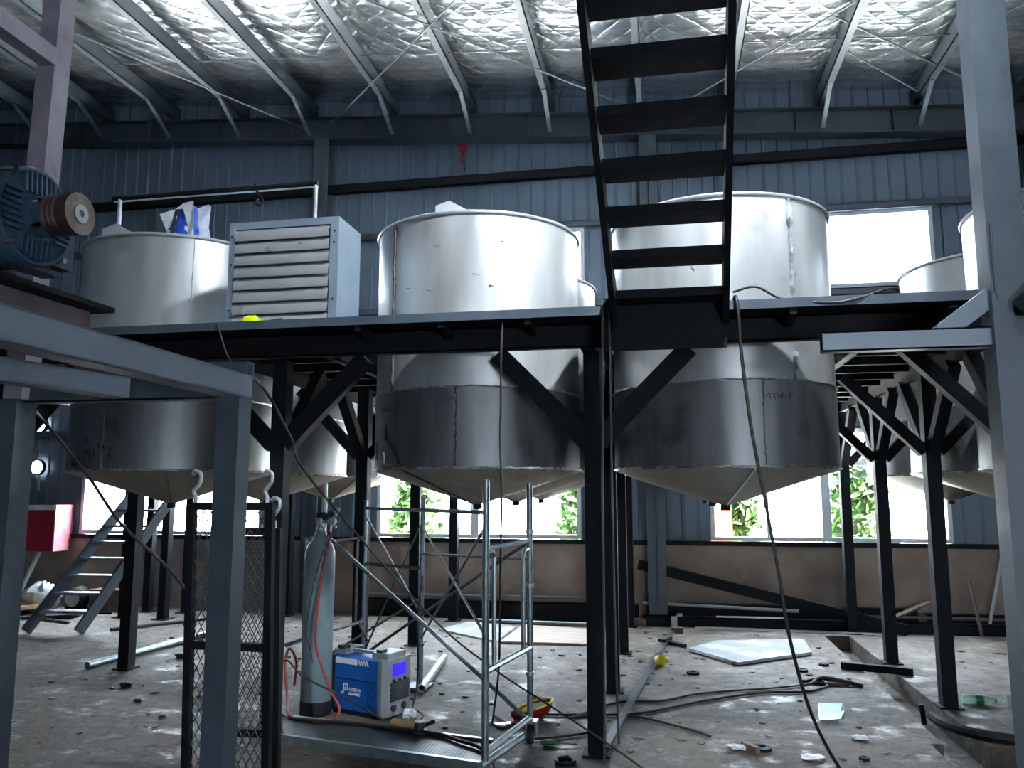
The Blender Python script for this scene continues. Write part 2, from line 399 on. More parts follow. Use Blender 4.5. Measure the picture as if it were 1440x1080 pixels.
# floor with a drain trench beside the right post row and a broken pit at its near end
TX0, TX1, TY0, TY1, PX, PY0 = 1.70, 1.965, 5.75, 9.66, 2.45, 4.9
fl = MB()
def quad(x0, x1, y0, y1, z=0.0): fl.add([(x0, y0, z), (x1, y0, z), (x1, y1, z), (x0, y1, z)], [(0, 1, 2, 3)])
quad(-14, 9, -6, PY0); quad(-14, 1.62, PY0, TY0); quad(PX, 9, PY0, TY0); quad(-14, TX0, TY0, TY1); quad(TX1, 9, TY0, TY1); quad(-14, 9, TY1, WY + .3)
D = -.16
quad(TX0, TX1, TY0, TY1, D); quad(1.62, PX, PY0, TY0, -.2)
def wallq(a, b, z0, z1): fl.add([(a[0], a[1], z0), (b[0], b[1], z0), (b[0], b[1], z1), (a[0], a[1], z1)], [(0, 1, 2, 3)])
wallq((TX0, TY0), (TX0, TY1), D, 0); wallq((TX1, TY0), (TX1, TY1), D, 0); wallq((TX0, TY1), (TX1, TY1), D, 0)
wallq((1.62, PY0), (PX, PY0), -.2, 0); wallq((1.62, PY0), (1.62, TY0), -.2, 0); wallq((PX, PY0), (PX, TY0), -.2, 0)
wallq((1.62, TY0), (TX0, TY0), -.2, 0); wallq((TX1, TY0), (PX, TY0), -.2, 0); wallq((TX0, TY0), (TX1, TY0), -.2, D)
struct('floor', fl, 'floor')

# back wall: block plinth, metal cladding with vertical ribs, window openings
WIN_LOW = [(-8.28, -5.45), (-3.79, -1.06), (0.54, 3.29)]; LZ0, LZ1 = .99, 2.35
WIN_UP = [(-8.28, -5.45), (-3.79, -0.98), (0.54, 3.31)]; UZ0, UZ1 = 4.10, 5.07
pl = MB().box(-14, 9, WY, WY + .22, 0, .93); struct('wall_back_plinth', pl, 'plinth')
def cladding(mb, spans, z0, z1):
    top = z1
    for x0, x1 in spans:
        def zt(x): return (roof(x) + .14) if top is None else top
        mb.add([(x0, WY + .05, z0), (x1, WY + .05, z0), (x1, WY + .05, zt(x1)), (x0, WY + .05, zt(x0)), (x0, WY + .12, z0), (x1, WY + .12, z0), (x1, WY + .12, zt(x1)), (x0, WY + .12, zt(x0))],
               [(0, 1, 2, 3), (5, 4, 7, 6), (0, 4, 5, 1), (3, 2, 6, 7), (0, 3, 7, 4), (1, 5, 6, 2)])
        k = math.ceil(x0 / .19) * .19
        while k < x1 - .03:
            mb.add([(k, WY + .05, z0), (k + .012, WY + .028, z0), (k + .03, WY + .028, z0), (k + .042, WY + .05, z0),
                    (k, WY + .05, zt(k)), (k + .012, WY + .028, zt(k)), (k + .03, WY + .028, zt(k)), (k + .042, WY + .05, zt(k))],
                   [(0, 1, 5, 4), (1, 2, 6, 5), (2, 3, 7, 6)])
            k += .19
def gaps(wins):
    xs = [-14] + [v for q in wins for v in q] + [9]
    return [(xs[i], xs[i + 1]) for i in range(0, len(xs), 2)]
cw = MB(); cladding(cw, gaps(WIN_LOW), .93, LZ1); cladding(cw, [(-14, 9)], LZ1, UZ0); cladding(cw, gaps(WIN_UP), UZ0, UZ1); cladding(cw, [(-14, 9)], UZ1, None)
struct('wall_back', cw, 'clad')
struct('trim_1', MB().box(-14, 9, WY - .03, WY + .05, .93, .985), 'paint_dark')       # ledge flashing on the plinth
struct('wall_left', MB().box(-14.2, -14, -6, WY + .3, 0, 8), 'clad')
struct('wall_right', MB().box(9, 9.2, -6, WY + .3, 0, 6.6), 'clad')
wf = MB(); wf.box(-14, 3.0, -6.2, -6, 0, 8); wf.box(4.6, 9, -6.2, -6, 0, 7.5); wf.box(3.0, 4.6, -6.2, -6, 2.6, 7.5)
struct('wall_front', wf, 'clad')

# windows
def window(n, x0, x1, z0, z1, mull, transom=None):
    fr = MB(); y0, y1 = WY - .01, WY + .10; t = .05
    fr.box(x0, x1, y0, y1, z0, z0 + t); fr.box(x0, x1, y0, y1, z1 - t, z1); fr.box(x0, x0 + t, y0, y1, z0 + t, z1 - t); fr.box(x1 - t, x1, y0, y1, z0 + t, z1 - t)
    for mx, wd in mull: fr.box(mx - wd / 2, mx + wd / 2, y0 + .01, y1 - .01, z0 + t, z1 - t)
    if transom: fr.box(x0 + t, x1 - t, y0 + .012, y1 - .012, transom - .03, transom + .03)
    o = struct('window_%d' % n, fr, 'frame_white')
    g = MB().add([(x0 + t, WY + .06, z0 + t), (x1 - t, WY + .06, z0 + t), (x1 - t, WY + .06, z1 - t), (x0 + t, WY + .06, z1 - t)], [(0, 1, 2, 3)])
    g.build('pane', 'glass', o)
for i, ((x0, x1), ml) in enumerate(zip(WIN_LOW, ([(-6.9, .08)], [(-2.45, .10), (-1.75, .04)], [(1.90, .10), (1.22, .03), (2.6, .03)]))):
    window(i + 1, x0, x1, LZ0, LZ1, ml, 1.93)
for i, (x0, x1) in enumerate(WIN_UP): window(i + 4, x0, x1, UZ0, UZ1, [((x0 + x1) / 2 - (.6 if i == 1 else 0), .05)] if i < 2 else [])

# foil ceiling, sagging between purlins
PURL = [-11.6, -10.45, -9.3, -8.2, -7.08, -5.95, -4.86, -3.62, -2.50, -1.40, -0.20, 0.93, 2.06, 3.18, 4.35, 5.5]
ce = MB(); nx, ny = 150, 60; X0, X1, Y0, Y1 = -14.2, 9.2, -6.2, WY + .3
def sag(x):
    for a, b in zip(PURL[:-1], PURL[1:]):
        if a <= x <= b: return -.03 * math.sin(math.pi * (x - a) / (b - a))
    return -.03
vs = []
rd = random.Random(3)
for j in range(ny + 1):
    for i in range(nx + 1):
        x = X0 + (X1 - X0) * i / nx; y = Y0 + (Y1 - Y0) * j / ny
        vs.append((x, y, roof(x) + .10 + sag(x) + .007 * math.sin(y * 5.3 + .5 * math.sin(x * 2.1)) + rd.uniform(-.002, .002)))
ce.add(vs, [(j * (nx + 1) + i, j * (nx + 1) + i + 1, (j + 1) * (nx + 1) + i + 1, (j + 1) * (nx + 1) + i) for j in range(ny) for i in range(nx)], True)
struct('ceiling', ce, 'foil')

# steel frame of the hall
def tilt(x, z): return z - .072 * x
PN = ['x', 'second', 'third', 'fourth', 'fifth', 'sixth', 'seventh', 'eighth', 'ninth', 'tenth', 'eleventh', 'twelfth', 'thirteenth', 'fourteenth', 'fifteenth', 'last']
for i, x in enumerate(PURL):
    zc = roof(x) - .11
    pu = thing('roof_purlin', ('roof purlin running to the back wall, %s from the left under the foil ceiling' % PN[i]) if 0 < i < 15 else ('roof purlin nearest the %s side wall under the foil ceiling' % ('left' if i == 0 else 'right')), 'roof beam', (x, WY, zc), group='roof purlins')
    MB().channel((0, -15.5, 0), (0, -.02, 0), .085, .2, .012, side=(1 if x < 1 else -1)).build('channel_section', 'roof_paint', pu)
    if 0 < i < 15:
        MB().bar((0, -.75, -.1), (0, -.2, -.42), .05, .02).build('knee_strut', 'paint', pu)
ra = thing('roof_rafter', 'sloping steel rafter beam along the top of the back wall', 'roof beam', (0, WY, 6.37))
MB().ibeam((-13.9, -.12, tilt(-13.9, 0)), (8.9, -.12, tilt(8.9, 0)),   .2, .34, .014).build('web_and_flanges', 'roof_paint', ra)
st = MB()
for x in [-13.2 + k * 1.15 for k in range(19)]: st.bar((x, -.12, tilt(x, -.155)), (x, -.12, tilt(x, .155)), .02, .17)
st.build('stiffener_plates', 'roof_paint', ra)
for i, (x, lb) in enumerate([(-9.35, 'steel wall column left of the two round lamps'), (-4.66, 'steel wall column behind the louvred fan box'), (-.12, 'steel wall column behind the overhead stair'), (4.45, 'steel wall column at the right edge behind the front column')]):
    cl = thing('wall_column', lb, 'column', (x, WY - .12, 0), group='columns of the back wall')
    MB().ibeam((0, 0, 0), (0, 0, tilt(x, 6.2)), .22, .2, .014, up=(0, 1, 0)).build('column_section', 'paint', cl)
    MB().box(-.17, .17, -.17, .12, 0, .02).build('base_plate', 'paint', cl)
for (z, lb) in ((5.85, 'long horizontal wall girt high on the back wall'), (5.12, 'horizontal wall girt over the upper windows'), (4.04, 'horizontal wall girt under the upper windows'), (2.42, 'horizontal wall girt over the lower windows')):
    solo('wall_girt', MB().channel((-13.9, WY - .02, z), (8.9, WY - .02, z), .07, .13 if z > 5.5 else .09, .01), 'paint_dark' if z > 5.5 else 'paint', lb, 'wall rail', (0, WY, z), 'girts of the back wall')
TR = [((-2.98, 7.39, 6.75), (-.20, 10.05, 6.55), 'thin tie rod sloping right under the foil left of the stair'), ((-2.06, 7.57, 6.75), (-4.55, 10.05, 6.75), 'thin tie rod sloping left over the middle tank'),
      ((2.35, 7.6, 6.5), (-.05, 10.1, 6.42), 'thin tie rod right of the overhead stair rising to the right'), ((1.85, 8.2, 6.5), (4.3, 10.15, 6.3), 'thicker of two tie rods crossing near the right column'),
      ((2.10, 8.9, 6.5), (3.35, 10.1, 6.4), 'shorter of two tie rods crossing near the right column'), ((-7.0, 7.2, 6.98), (-4.9, 10.1, 6.72), 'thin tie rod above the left tank')]
for a, b, lb in TR: solo('tie_rod', MB().tube([a, b], .011, 6), 'cable_grey', lb, 'tie rod', a, 'tie rods under the roof')
for i, y in enumerate((7.75, 8.75)):
    solo('sag_bar', MB().tube([(-.2, y, 6.64), (8.9, y, roof(8.9) - .1)] if i == 0 else [(-8.2, y, roof(-8.2) - .1), (8.9, y, roof(8.9) - .1)], .008, 6), 'cable_grey', ['thin sag rod across the purlins at the upper right', 'thin sag rod across all the purlins nearer the back wall'][i], 'tie rod', (0, y, 6.64), 'tie rods under the roof')

# outdoors beyond the windows
struct('trim_2', MB().box(-16, 14, WY + .3, 30, -.3, -.1), 'earth')
def bush(x, y, rx, h, n, lb):
    rd = random.Random(int(x * 100)); mb = MB()
    for k in range(n * 2):
        a = rd.uniform(0, 6.28); q = rd.random() ** .5; z = rd.uniform(.1, 1)
        rr = rx * q * (1.15 - .6 * z); c = Vector((x + rr * math.cos(a), y + rr * math.sin(a) * .7, -.1 + h * z))
        u = Vector((rd.uniform(-1, 1), rd.uniform(-1, 1), rd.uniform(-.6, 1))).normalized(); v = u.orthogonal().normalized(); s = rd.uniform(.08, .16)
        mb.add([c - u * s, c + v * s * .5, c + u * s, c - v * s * .5], [(0, 1, 2, 3)])
    t = thing('shrub', lb, 'shrub', (x, y, -.1), group='shrubs outside')
    mb.build('foliage', 'leaf', t, (x, y, -.1)); MB().tube([(0, 0, 0), (.03, 0, h * .7)], [.04, .015], 7).build('stem', 'wood', t)
bush(-4.15, 13.2, .55, 2.1, 500, 'green shrub outside the middle window, at its left end')
bush(-1.35, 13.4, .5, 2.3, 450, 'green shrub outside the middle window, at its right end')
bush(1.15, 13.0, .45, 1.9, 420, 'green shrub outside the right window, left of its mullion')
bush(2.95, 13.2, .6, 2.2, 500, 'green shrub outside the right window, right of its mullion')
solo('brick_stack', MB().box(.35, .95, 12.2, 12.4, -.1, 1.35), 'orange', 'stack of orange bricks outside the right window', 'bricks', (.65, 12.3, -.1))

# ------------------------------------------------------------------ tanks
TR_, ZB, ZR, ZT, ZTIP = .775, 1.755, 2.30, 3.525, 1.49
TX = [-3.97, -1.40, .42, 2.93]; TYS = [5.95, 7.55, 9.12]
def make_tank():
    t = thing('storage_tank', 'x', 'tank', (0, 0, 0))
    MB().lathe([(TR_, ZR), (TR_, ZT)], 96).build('upper_shell', 'stainless', t)
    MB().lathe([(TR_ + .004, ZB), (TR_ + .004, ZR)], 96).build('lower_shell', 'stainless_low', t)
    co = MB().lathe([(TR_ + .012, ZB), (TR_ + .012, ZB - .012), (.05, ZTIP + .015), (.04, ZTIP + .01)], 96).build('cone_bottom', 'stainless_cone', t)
    MB().lathe([(.034, ZTIP + .03), (.034, ZTIP - .03), (.026, ZTIP - .03), (.026, ZTIP)], 16).build('outlet_pipe', 'black_steel', co)
    MB().lathe([(TR_ - .01, ZT - .006), (TR_ - .01, ZT), (.3, ZT + .05), (0, ZT + .06)], 96).build('lid', 'stainless', t)
    MB().tube([((TR_ + .006) * math.cos(a), (TR_ + .006) * math.sin(a), ZT) for a in [2 * math.pi * k / 96 for k in range(96)]], .013, 8, closed=True).build('rim_ring', 'galv', t)
    rd = random.Random(5)
    def ring(z, r0, amp): return MB().tube([((TR_ + .006) * math.cos(a), (TR_ + .006) * math.sin(a), z + rd.uniform(-amp, amp)) for a in [2 * math.pi * k / 160 for k in range(160)]], [r0 * rd.uniform(.6, 1.5) for k in range(161)], 6, closed=True)
    ring(ZR, .007, .004).build('ring_weld', 'weld', t); ring(ZB - .004, .008, .003).build('ring_weld', 'weld', t)
    return t
proto = make_tank()
def mark(t, name, m, pts, r):   # seam or scorch on the shell: pts are (angle_deg, z)
    q = [((TR_ + .006) * math.cos(R(a)), (TR_ + .006) * math.sin(R(a)), z) for a, z in pts]
    return MB().tube(q, r, 6).build(name, m, t)
def vseam(t, ang, z0, z1, m, w=.008, seed=1):
    rd = random.Random(seed); n = 40
    return mark(t, 'vertical_weld', m, [(ang + rd.uniform(-.4, .4), z0 + (z1 - z0) * k / n) for k in range(n + 1)], [w * rd.uniform(.5, 1.4) for k in range(n + 1)])
def cone_seam(t, ang, m='seam_dark', w=.005):
    a = R(ang); q = [((TR_ + .012) * math.cos(a), (TR_ + .012) * math.sin(a), ZB - .016), (.06 * math.cos(a), .06 * math.sin(a), ZTIP + .012)]
    return MB().tube(q, w, 6).build('cone_weld', m, t)
rowname = ['front row', 'second row', 'back row']
colname = ['behind the louvred fan box at the left', 'left of the overhead stair', 'right of the overhead stair', 'at the far right behind the front column']
short = ['leftmost column', 'column left of the stair', 'column right of the stair', 'far right column']
TANK = {}
first = True
for j, y in enumerate(TYS):
    for i, x in enumerate(TX):
        t = proto if first else copy_tree(proto); first = False
        t.location = (x, y, 0); t.rotation_euler.z = 0
        t['label'] = ('large stainless cone-bottom tank in the front row, ' + colname[i]) if j == 0 else ('stainless cone-bottom tank in the %s of the %s' % (rowname[j], short[i]))
        t['category'] = 'tank'; t['group'] = 'stainless tanks in rows'
        TANK[i, j] = t
tl, tm, tr, tf = (TANK[k, 0] for k in range(4))
# seams, scorches and chalk marks that differ from tank to tank (angles: -90 faces the camera side)
vseam(tm, -128, ZR, ZT - .01, 'seam_dark', .011, 2); vseam(tm, -88, ZB, ZR, 'seam_dark', .004, 3); cone_seam(tm, -118)
vseam(tr, -57, ZR, ZT - .01, 'weld', .018, 4); vseam(tr, -75, ZB, ZR, 'stainless_low', .004, 5); cone_seam(tr, -80, 'galv', .007)
vseam(tl, -52, ZR, ZT - .01, 'stainless', .004, 6); vseam(tl, -95, ZB, ZR, 'stainless_low', .004, 7); cone_seam(tl, -60)
vseam(tf, -150, ZR, ZT - .01, 'weld', .006, 8)
for k, (i, j) in enumerate([(0, 1), (1, 1), (2, 1), (3, 1), (3, 2), (0, 2)]): vseam(TANK[i, j], -140 + 23 * k, ZB, ZR, 'weld', .005, 20 + k); cone_seam(TANK[i, j], -130 + 17 * k)
mark(tm, 'scorch_mark', 'soot', [(-133, 2.06), (-133, 2.0), (-132, 1.96), (-129, 1.94), (-126, 1.89), (-123, 1.85), (-121, 1.79), (-119, 1.775)], [.006, .009, .016, .012, .010, .010, .012, .006])
mark(tm, 'scorch_mark', 'soot', [(-146, 1.95), (-146, 1.88), (-146, 1.82)], [.006, .008, .004])
mark(tm, 'weld_spatter', 'chalk', [(-136, 1.87), (-135, 1.83), (-135, 1.79), (-131, 1.775), (-127, 1.775)], [.010, .006, .008, .007, .003])
def scribble(t, a0, z0, s):
    pts = []; rr = random.Random(int(abs(a0)))
    for k in range(26): pts.append((a0 + k * s * 5 + rr.uniform(-1, 1) * s * 8, z0 + s * .16 * math.sin(k * 1.9) + rr.uniform(-.006, .006)))
    return mark(t, 'chalk_number', 'soot', pts, .0016)
scribble(tm, -140, 2.17, .12); scribble(tr, -75, 2.20, .12)
for (a, z, l) in ((-118, 3.02, 3), (-104, 2.98, 2), (-80, 3.08, 4), (-72, 3.0, 3), (-100, 3.3, 3), (-66, 3.32, 2)): mark(tm, 'scratch', 'soot', [(a, z), (a + l, z - .006)], .002)
for (a, z, l) in ((-135, 3.2, 2), (-134, 2.86, 3), (-110, 3.12, 4), (-106, 3.06, 3)): mark(tr, 'scratch', 'soot', [(a, z), (a + l * .5, z - .03)], .002)
rd = random.Random(9)
for k in range(14):
    a = -97 + rd.gauss(0, 7); z = 1.80 + abs(rd.gauss(0, .16)); mark(tl, 'scorch_mark', 'soot', [(a, z), (a + rd.uniform(-.5, .5), z + rd.uniform(.01, .05))], rd.uniform(.003, .010))
mark(tl, 'lifting_lug', 'seam_dark', [(-119, 1.80), (-115, 1.80)], .018)
# manhole hatches and fittings on the lids
def hatch(t, x, y, z, rz):
    h = MB(); h.lathe([(.17, 0), (.17, .09), (.16, .09), (.16, 0)], 28); h.xform(Matrix.Translation((x, y, z)))
    o = h.build('manhole_neck', 'galv', t)
    l = MB(); l.box(-.18, .18, -.012, .012, 0, .34); l.xform(Matrix.Translation((x, y + .12, z + .07)) @ Matrix.Rotation(rz, 4, 'Z') @ Matrix.Rotation(R(-68), 4, 'X'))
    l.build('manhole_lid', 'galv', o)
def hood(t, x, y, z, rz, s=1.0):     # small welded inlet hood with an open mouth
    h = MB(); pr = [(-.15, 0), (.15, 0), (.15, .05), (-.05, .16), (-.15, .12)]
    n = len(pr); vs = [(p[0] * s, -.11 * s, p[1] * s) for p in pr] + [(p[0] * s, .11 * s, p[1] * s) for p in pr]
    h.add(vs, [(0, 1, 2, 3, 4), (5, 9, 8, 7, 6), (4, 3, 8, 9), (0, 4, 9, 5), (0, 5, 6, 1)]); h.add([vs[1], vs[2], vs[7], vs[6]], [(0, 1, 2, 3)])
    h.xform(Matrix.Translation((x, y, z)) @ Matrix.Rotation(rz, 4, 'Z')); o = h.build('inlet_hood', 'galv', t)
    b = MB(); b.bar((.155 * s, 0, .045 * s), (-.045 * s, 0, .158 * s), .17 * s, .012 * s); b.xform(Matrix.Translation((x, y, z)) @ Matrix.Rotation(rz, 4, 'Z')); b.build('hood_flap', 'black_steel', o)
hood(tm, -.07, -.42, ZT + .02, R(10)); hood(tl, -.27, -.35, ZT + .02, R(8), 1.15)
MB().tube([(.02, -.25, ZT + .02), (.02, -.25, ZT + .17)], .045, 14).build('vent_stub', 'black_steel', tr)

# ------------------------------------------------------------------ the platform around the tanks
PX0, PX1, PF, PB = -7.3, 5.2, 4.70, 10.02
plat = thing('tank_platform', 'long grey steel platform with knee-braced posts around the tanks', 'platform', (0, PF, 0))
OFF = (0, PF, 0)
dk = MB(); zt0, zt1 = 2.655, 2.672
dk.box(PX0, PX1, PF, 5.135, zt0, zt1); dk.box(PX0, PX1, 9.93, PB, zt0, zt1)
for x0, x1 in ((PX0, -4.80), (-3.14, -2.23), (-.60, -.38), (1.24, 2.11), (3.75, PX1)): dk.box(x0, x1, 5.135, 9.93, zt0, zt1)
dk.build('deck_plate', 'paint_dark', plat, OFF)
MB().box(PX0, PX1, PF - .006, PF, 2.645, 2.70).build('edge_angle', 'paint', plat, OFF)
for y, d in ((4.98, .15), (9.98, .15)): MB().channel((PX0, y, zt0 - .005 - d / 2), (PX1, y, zt0 - .005 - d / 2), .07, d, .009).build('edge_beam', 'black_steel', plat, OFF)
for x in (-4.9, -3.12, -2.25, -.45, 1.26, 2.04, 3.78): MB().channel((x, 5.02, 2.575), (x, 9.94, 2.575), .06, .14, .008).build('walkway_beam', 'black_steel', plat, OFF)
for x0, x1 in ((-3.09, -2.28), (1.29, 2.01)):
    for k in range(11):
        y = 5.25 + .45 * k; MB().bar((x0, y, 2.615), (x1, y, 2.615), .045, .07).build('joist', 'black_steel', plat, OFF)
for x in (-6.4, -5.4, -4.2, -3.6, -1.9, -1.35, -.8, .2, .75, 1.6, 2.6, 3.2): MB().bar((x, PF + .01, 2.635), (x, 4.95, 2.6), .04, .05).build('outrigger', 'black_steel', plat, OFF)
def post(x, y, braces):
    p = MB().bar((x, y, .015), (x, y, 2.5), .105, .105, up=(0, 1, 0)).build('post', 'paint_dark', plat, OFF)
    MB().box(x - .085, x + .085, y - .085, y + .085, 0, .012).build('base_plate', 'paint_dark', p, OFF)
    for dx, dy in braces:
        MB().bar((x + dx * .05, y + dy * .05, 1.90), (x + dx * .62, y + dy * .62, 2.50), .085, .085).build('knee_brace', 'paint_dark', p, OFF)
for x in (-4.85, -2.62, -.45, 2.04):
    for y in (5.15, 6.72, 8.27, 9.85):
        br = [(0, 1), (0, -1)] if y < 9 else [(0, -1)]
        if y == 5.15: br = [(0, 1)]
        post(x, y, br + ([(-1, 0)] if (x, y) == (-4.85, 5.15) else [(1, 0), (-1, 0)]))
# plates marked on the front post heads: big gussets hide behind the edge beam
for x in (-2.62, -.45):
    g = MB(); g.bar((x - .62, 5.10, 2.50), (x - .04, 5.10, 1.92), .02, .12); g.bar((x + .62, 5.10, 2.50), (x + .04, 5.10, 1.92), .02, .12); g.build('gusset_strip', 'black_steel', plat, OFF)

# posts of the landing at the far left, behind the leaning stair
for k, (x, y) in enumerate([(-6.83, 9.35), (-6.24, 9.30), (-6.84, 9.84), (-6.28, 9.86)]):
    pt = thing('landing_post', ['slim steel post behind the leaning stair, front left of four', 'slim steel post right of the leaning stair, front right of four', 'slim steel post behind the leaning stair, back left of four', 'slim steel post right of the leaning stair, back right of four'][k], 'post', (x, y, 0), group='slim posts by the leaning stair')
    MB().bar((0, 0, .012), (0, 0, 2.65), .1, .1, up=(0, 1, 0)).build('shaft', 'paint_dark', pt)
    MB().box(-.1, .1, -.1, .1, 0, .012).build('base_plate', 'paint_dark', pt)

# ------------------------------------------------------------------ overhead stair
sx0, sx1 = -.30, .34; fy, fz, run, rise = 4.60, 2.74, .220, .171
sta = thing('overhead_stair', 'dark steel stair rising overhead from the platform edge towards the camera', 'stair', (0, fy, 2.3))
SO = (0, fy, 2.3); sl = rise / run
top = 12
SH = -.006                                    # the flight runs slightly askew of the platform
for x in (sx0, sx1):
    MB().bar((x + .03, fy + .12, fz - .12 * sl - .02), (x + .03 + SH * top, fy - run * top, fz + rise * top - .02), .034, .18).build('stringer', 'black_steel', sta, SO)
for k in range(0, top):
    y = fy - run * k; z = fz + rise * k; o_ = .03 + SH * k
    MB().box(sx0 + o_ + .017, sx1 + o_ - .017, y - .105, y + .105, z - .05, z).build('tread', 'black_steel', sta, SO)
MB().box(sx0 - .03, sx1 + .03, 4.675, 4.69, 2.42, 2.74).build('mounting_plate', 'black_steel', sta, SO)

# leaning stair at the far left
ls = thing('leaning_stair', 'grey steel open stair leaning at the far left by the red cabinet', 'stair', (-6.8, 8.1, 0)); LO = (-6.8, 8.1, 0)
SA, SB, SC_, SD = Vector((-7.11, 8.06, .03)), Vector((-6.60, 9.24, 1.70)), Vector((-6.49, 8.13, .03)), Vector((-6.06, 9.24, 1.66))
for a, b in ((SA, SB), (SC_, SD)): MB().bar(a, b, .035, .12).build('stringer', 'paint', ls, LO)
for k in range(8):
    t = .11 + .112 * k; p, q = SA.lerp(SB, t), SC_.lerp(SD, t); q.z = p.z
    MB().bar(p + Vector((.02, .02, .02)), q + Vector((-.02, .02, .02)), .15, .028).build('tread', 'paint_light', ls, LO)

# ------------------------------------------------------------------ motor stand, left foreground
ms = thing('motor_stand', 'blue-grey steel stand in the left foreground that carries the motor', 'stand', (-1.75, 3.06, 0)); MO = (-1.75, 3.06, 0)
c = MB().bar((-1.775, 3.06, 0), (-1.775, 3.06, 1.987), .10, .10, up=(0, 1, 0)).build('column', 'paint', ms, MO)
c = MB().bar((-2.84, 3.06, 0), (-2.84, 3.06, 2.0), .115, .115, up=(0, 1, 0)).build('column', 'paint', ms, MO)
u_ = MB().bar((-2.80, 3.04, 2.0), (-2.745, 3.04, 4.7), .095, .095, up=(0, 1, 0)).build('mast', 'purple_primer', ms, MO); tag(u_, 'pale purple primed mast above the left column')
MB().bar((-2.755, 3.0, 3.59), (-2.735, .4, 3.59), .075, .085).build('mast_arm', 'purple_primer', ms, MO)
# long box beam along the stand with an open end
def hollow(a, b, wd, h, t=.008):
    mb = MB(); a = Vector(a); b = Vector(b); d = (b - a).normalized(); s_ = d.cross(Vector((0, 0, 1))).normalized(); u = s_.cross(d)
    for k in (-1, 1):
        mb.bar(a + s_ * k * (wd / 2 - t / 2), b + s_ * k * (wd / 2 - t / 2), t, h); mb.bar(a + u * k * (h / 2 - t / 2), b + u * k * (h / 2 - t / 2), wd, t)
    return mb
hollow((-1.70, .3, 2.038), (-1.775, 3.11, 2.038), .10, .10).build('long_beam', 'paint_light', ms, MO)
hollow((-2.78, 3.075, 2.035), (-1.83, 3.075, 2.035), .08, .10).build('cross_beam', 'paint', ms, MO)
hollow((-2.62, 1.1, 2.038), (-2.29, 3.03, 2.038), .09, .088).build('short_beam', 'paint_light', ms, MO)
hollow((-2.0, 3.24, 2.12), (-1.81, 3.24, 2.12), .07, .10).build('stub_channel', 'paint', ms, MO)
MB().bar((-1.80, .3, 2.128), (-1.80, 2.20, 2.128), .012, .078).build('rail_web', 'rust', ms, MO)
MB().bar((-1.83, .3, 2.174), (-1.83, 2.225, 2.174), .21, .016).build('rail_flange', 'black_steel', ms, MO)

mx, my, mz = -1.60, 1.745, 2.312
mo = thing('electric_motor', 'dark blue-green finned electric motor with a belt pulley at the left edge', 'motor', (mx, my, 2.184)); OO = (mx, my, 2.184)
RB = .128
bd = MB().lathe([(0, -.34), (RB * .9, -.34), (RB * .9, -.035), (RB * .9, -.03)], 40, (mx, my, mz), 'x')
for k in range(40):
    a = 2 * math.pi * k / 40
    if -2.2 < a - 2 * math.pi * (a > math.pi) < -.9: pass
    bd.bar((mx - .32, my + math.cos(a) * RB * .93, mz + math.sin(a) * RB * .93), (mx - .05, my + math.cos(a) * RB * .93, mz + math.sin(a) * RB * .93), .005, .026, up=(0, math.cos(a), math.sin(a)))
bd.build('finned_body', 'motor_dark', mo, OO)
es = MB().lathe([(RB * .9, -.05), (RB, -.05), (RB * 1.03, -.04), (RB * 1.03, -.008), (RB * .99, 0), (RB * .93, 0), (RB * .91, -.012), (.055, -.004), (.05, .02), (.03, .022), (0, .022)], 48, (mx, my, mz), 'x')
for q in range(4):                                    # four fans of parallel ribs
    for k in range(-3, 4):
        o_ = k * .0165; L_ = math.sqrt(max(0, (RB * .9) ** 2 - o_ ** 2)); a0 = .055
        p, r_ = (o_, a0), (o_, L_)
        for (uu, vv), (u2, v2) in [((p[0], p[1]), (r_[0], r_[1]))]:
            ca, sa = math.cos(q * math.pi / 2), math.sin(q * math.pi / 2)
            if abs(o_) > .055 * .9 and L_ < a0: continue
            es.bar((mx + .0, my + uu * ca - vv * sa, mz + uu * sa + vv * ca), (mx - .004, my + u2 * ca - v2 * sa, mz + u2 * sa + v2 * ca), .006, .016, up=(1, 0, 0))
es.build('end_shield', 'motor', mo, OO)
MB().tube([(mx + .015, my, mz), (mx + .055, my, mz)], .021, 16).build('shaft', 'chrome', mo, OO)
PR = .055
pu = MB().lathe([(PR, .050), (PR, .055), (PR * .93, .060), (PR, .065), (PR, .070), (PR * .93, .075), (PR, .080), (PR, .085), (PR * .93, .090), (PR, .095), (PR, .127)], 40, (mx, my, mz), 'x').build('pulley', 'pulley_side', mo, OO)
pf = MB().lathe([(PR, .127), (.026, .128), (.026, .131), (.008, .131), (.008, .125), (0, .125)], 40, (mx, my, mz), 'x').build('pulley_face', 'pulley_face', pu, OO)
MB().lathe([(.024, .1315), (.0095, .1315)], 24, (mx, my, mz), 'x').build('hub_washer', 'frame_white', pu, OO)
for x in (-.06, -.27):
    ft = MB().box(mx + x - .03, mx + x + .03, my - .11, my + .13, 2.184, 2.198)
    for s in (-1, 1): ft.bar((mx + x, my + s * .09, 2.196), (mx + x, my + s * .075, 2.235), .04, .02, up=(0, 1, 0))
    ft.build('foot', 'motor', mo, OO)
for a in (R(135), R(45), R(-45), R(225)):
    for x0_, x1_, rr_, br in ((-.03, .012, RB * 1.02, .009), (0, .032, .045, .007)):
        MB().tube([(mx + x0_, my + math.cos(a) * rr_, mz + math.sin(a) * rr_), (mx + x1_, my + math.cos(a) * rr_, mz + math.sin(a) * rr_)], br, 8).build('bolt', 'chrome', mo, OO)
tb = MB().box(mx - .22, mx - .07, my + .125, my + .22, mz - .085, mz + .03).build('terminal_box', 'motor', mo, OO)

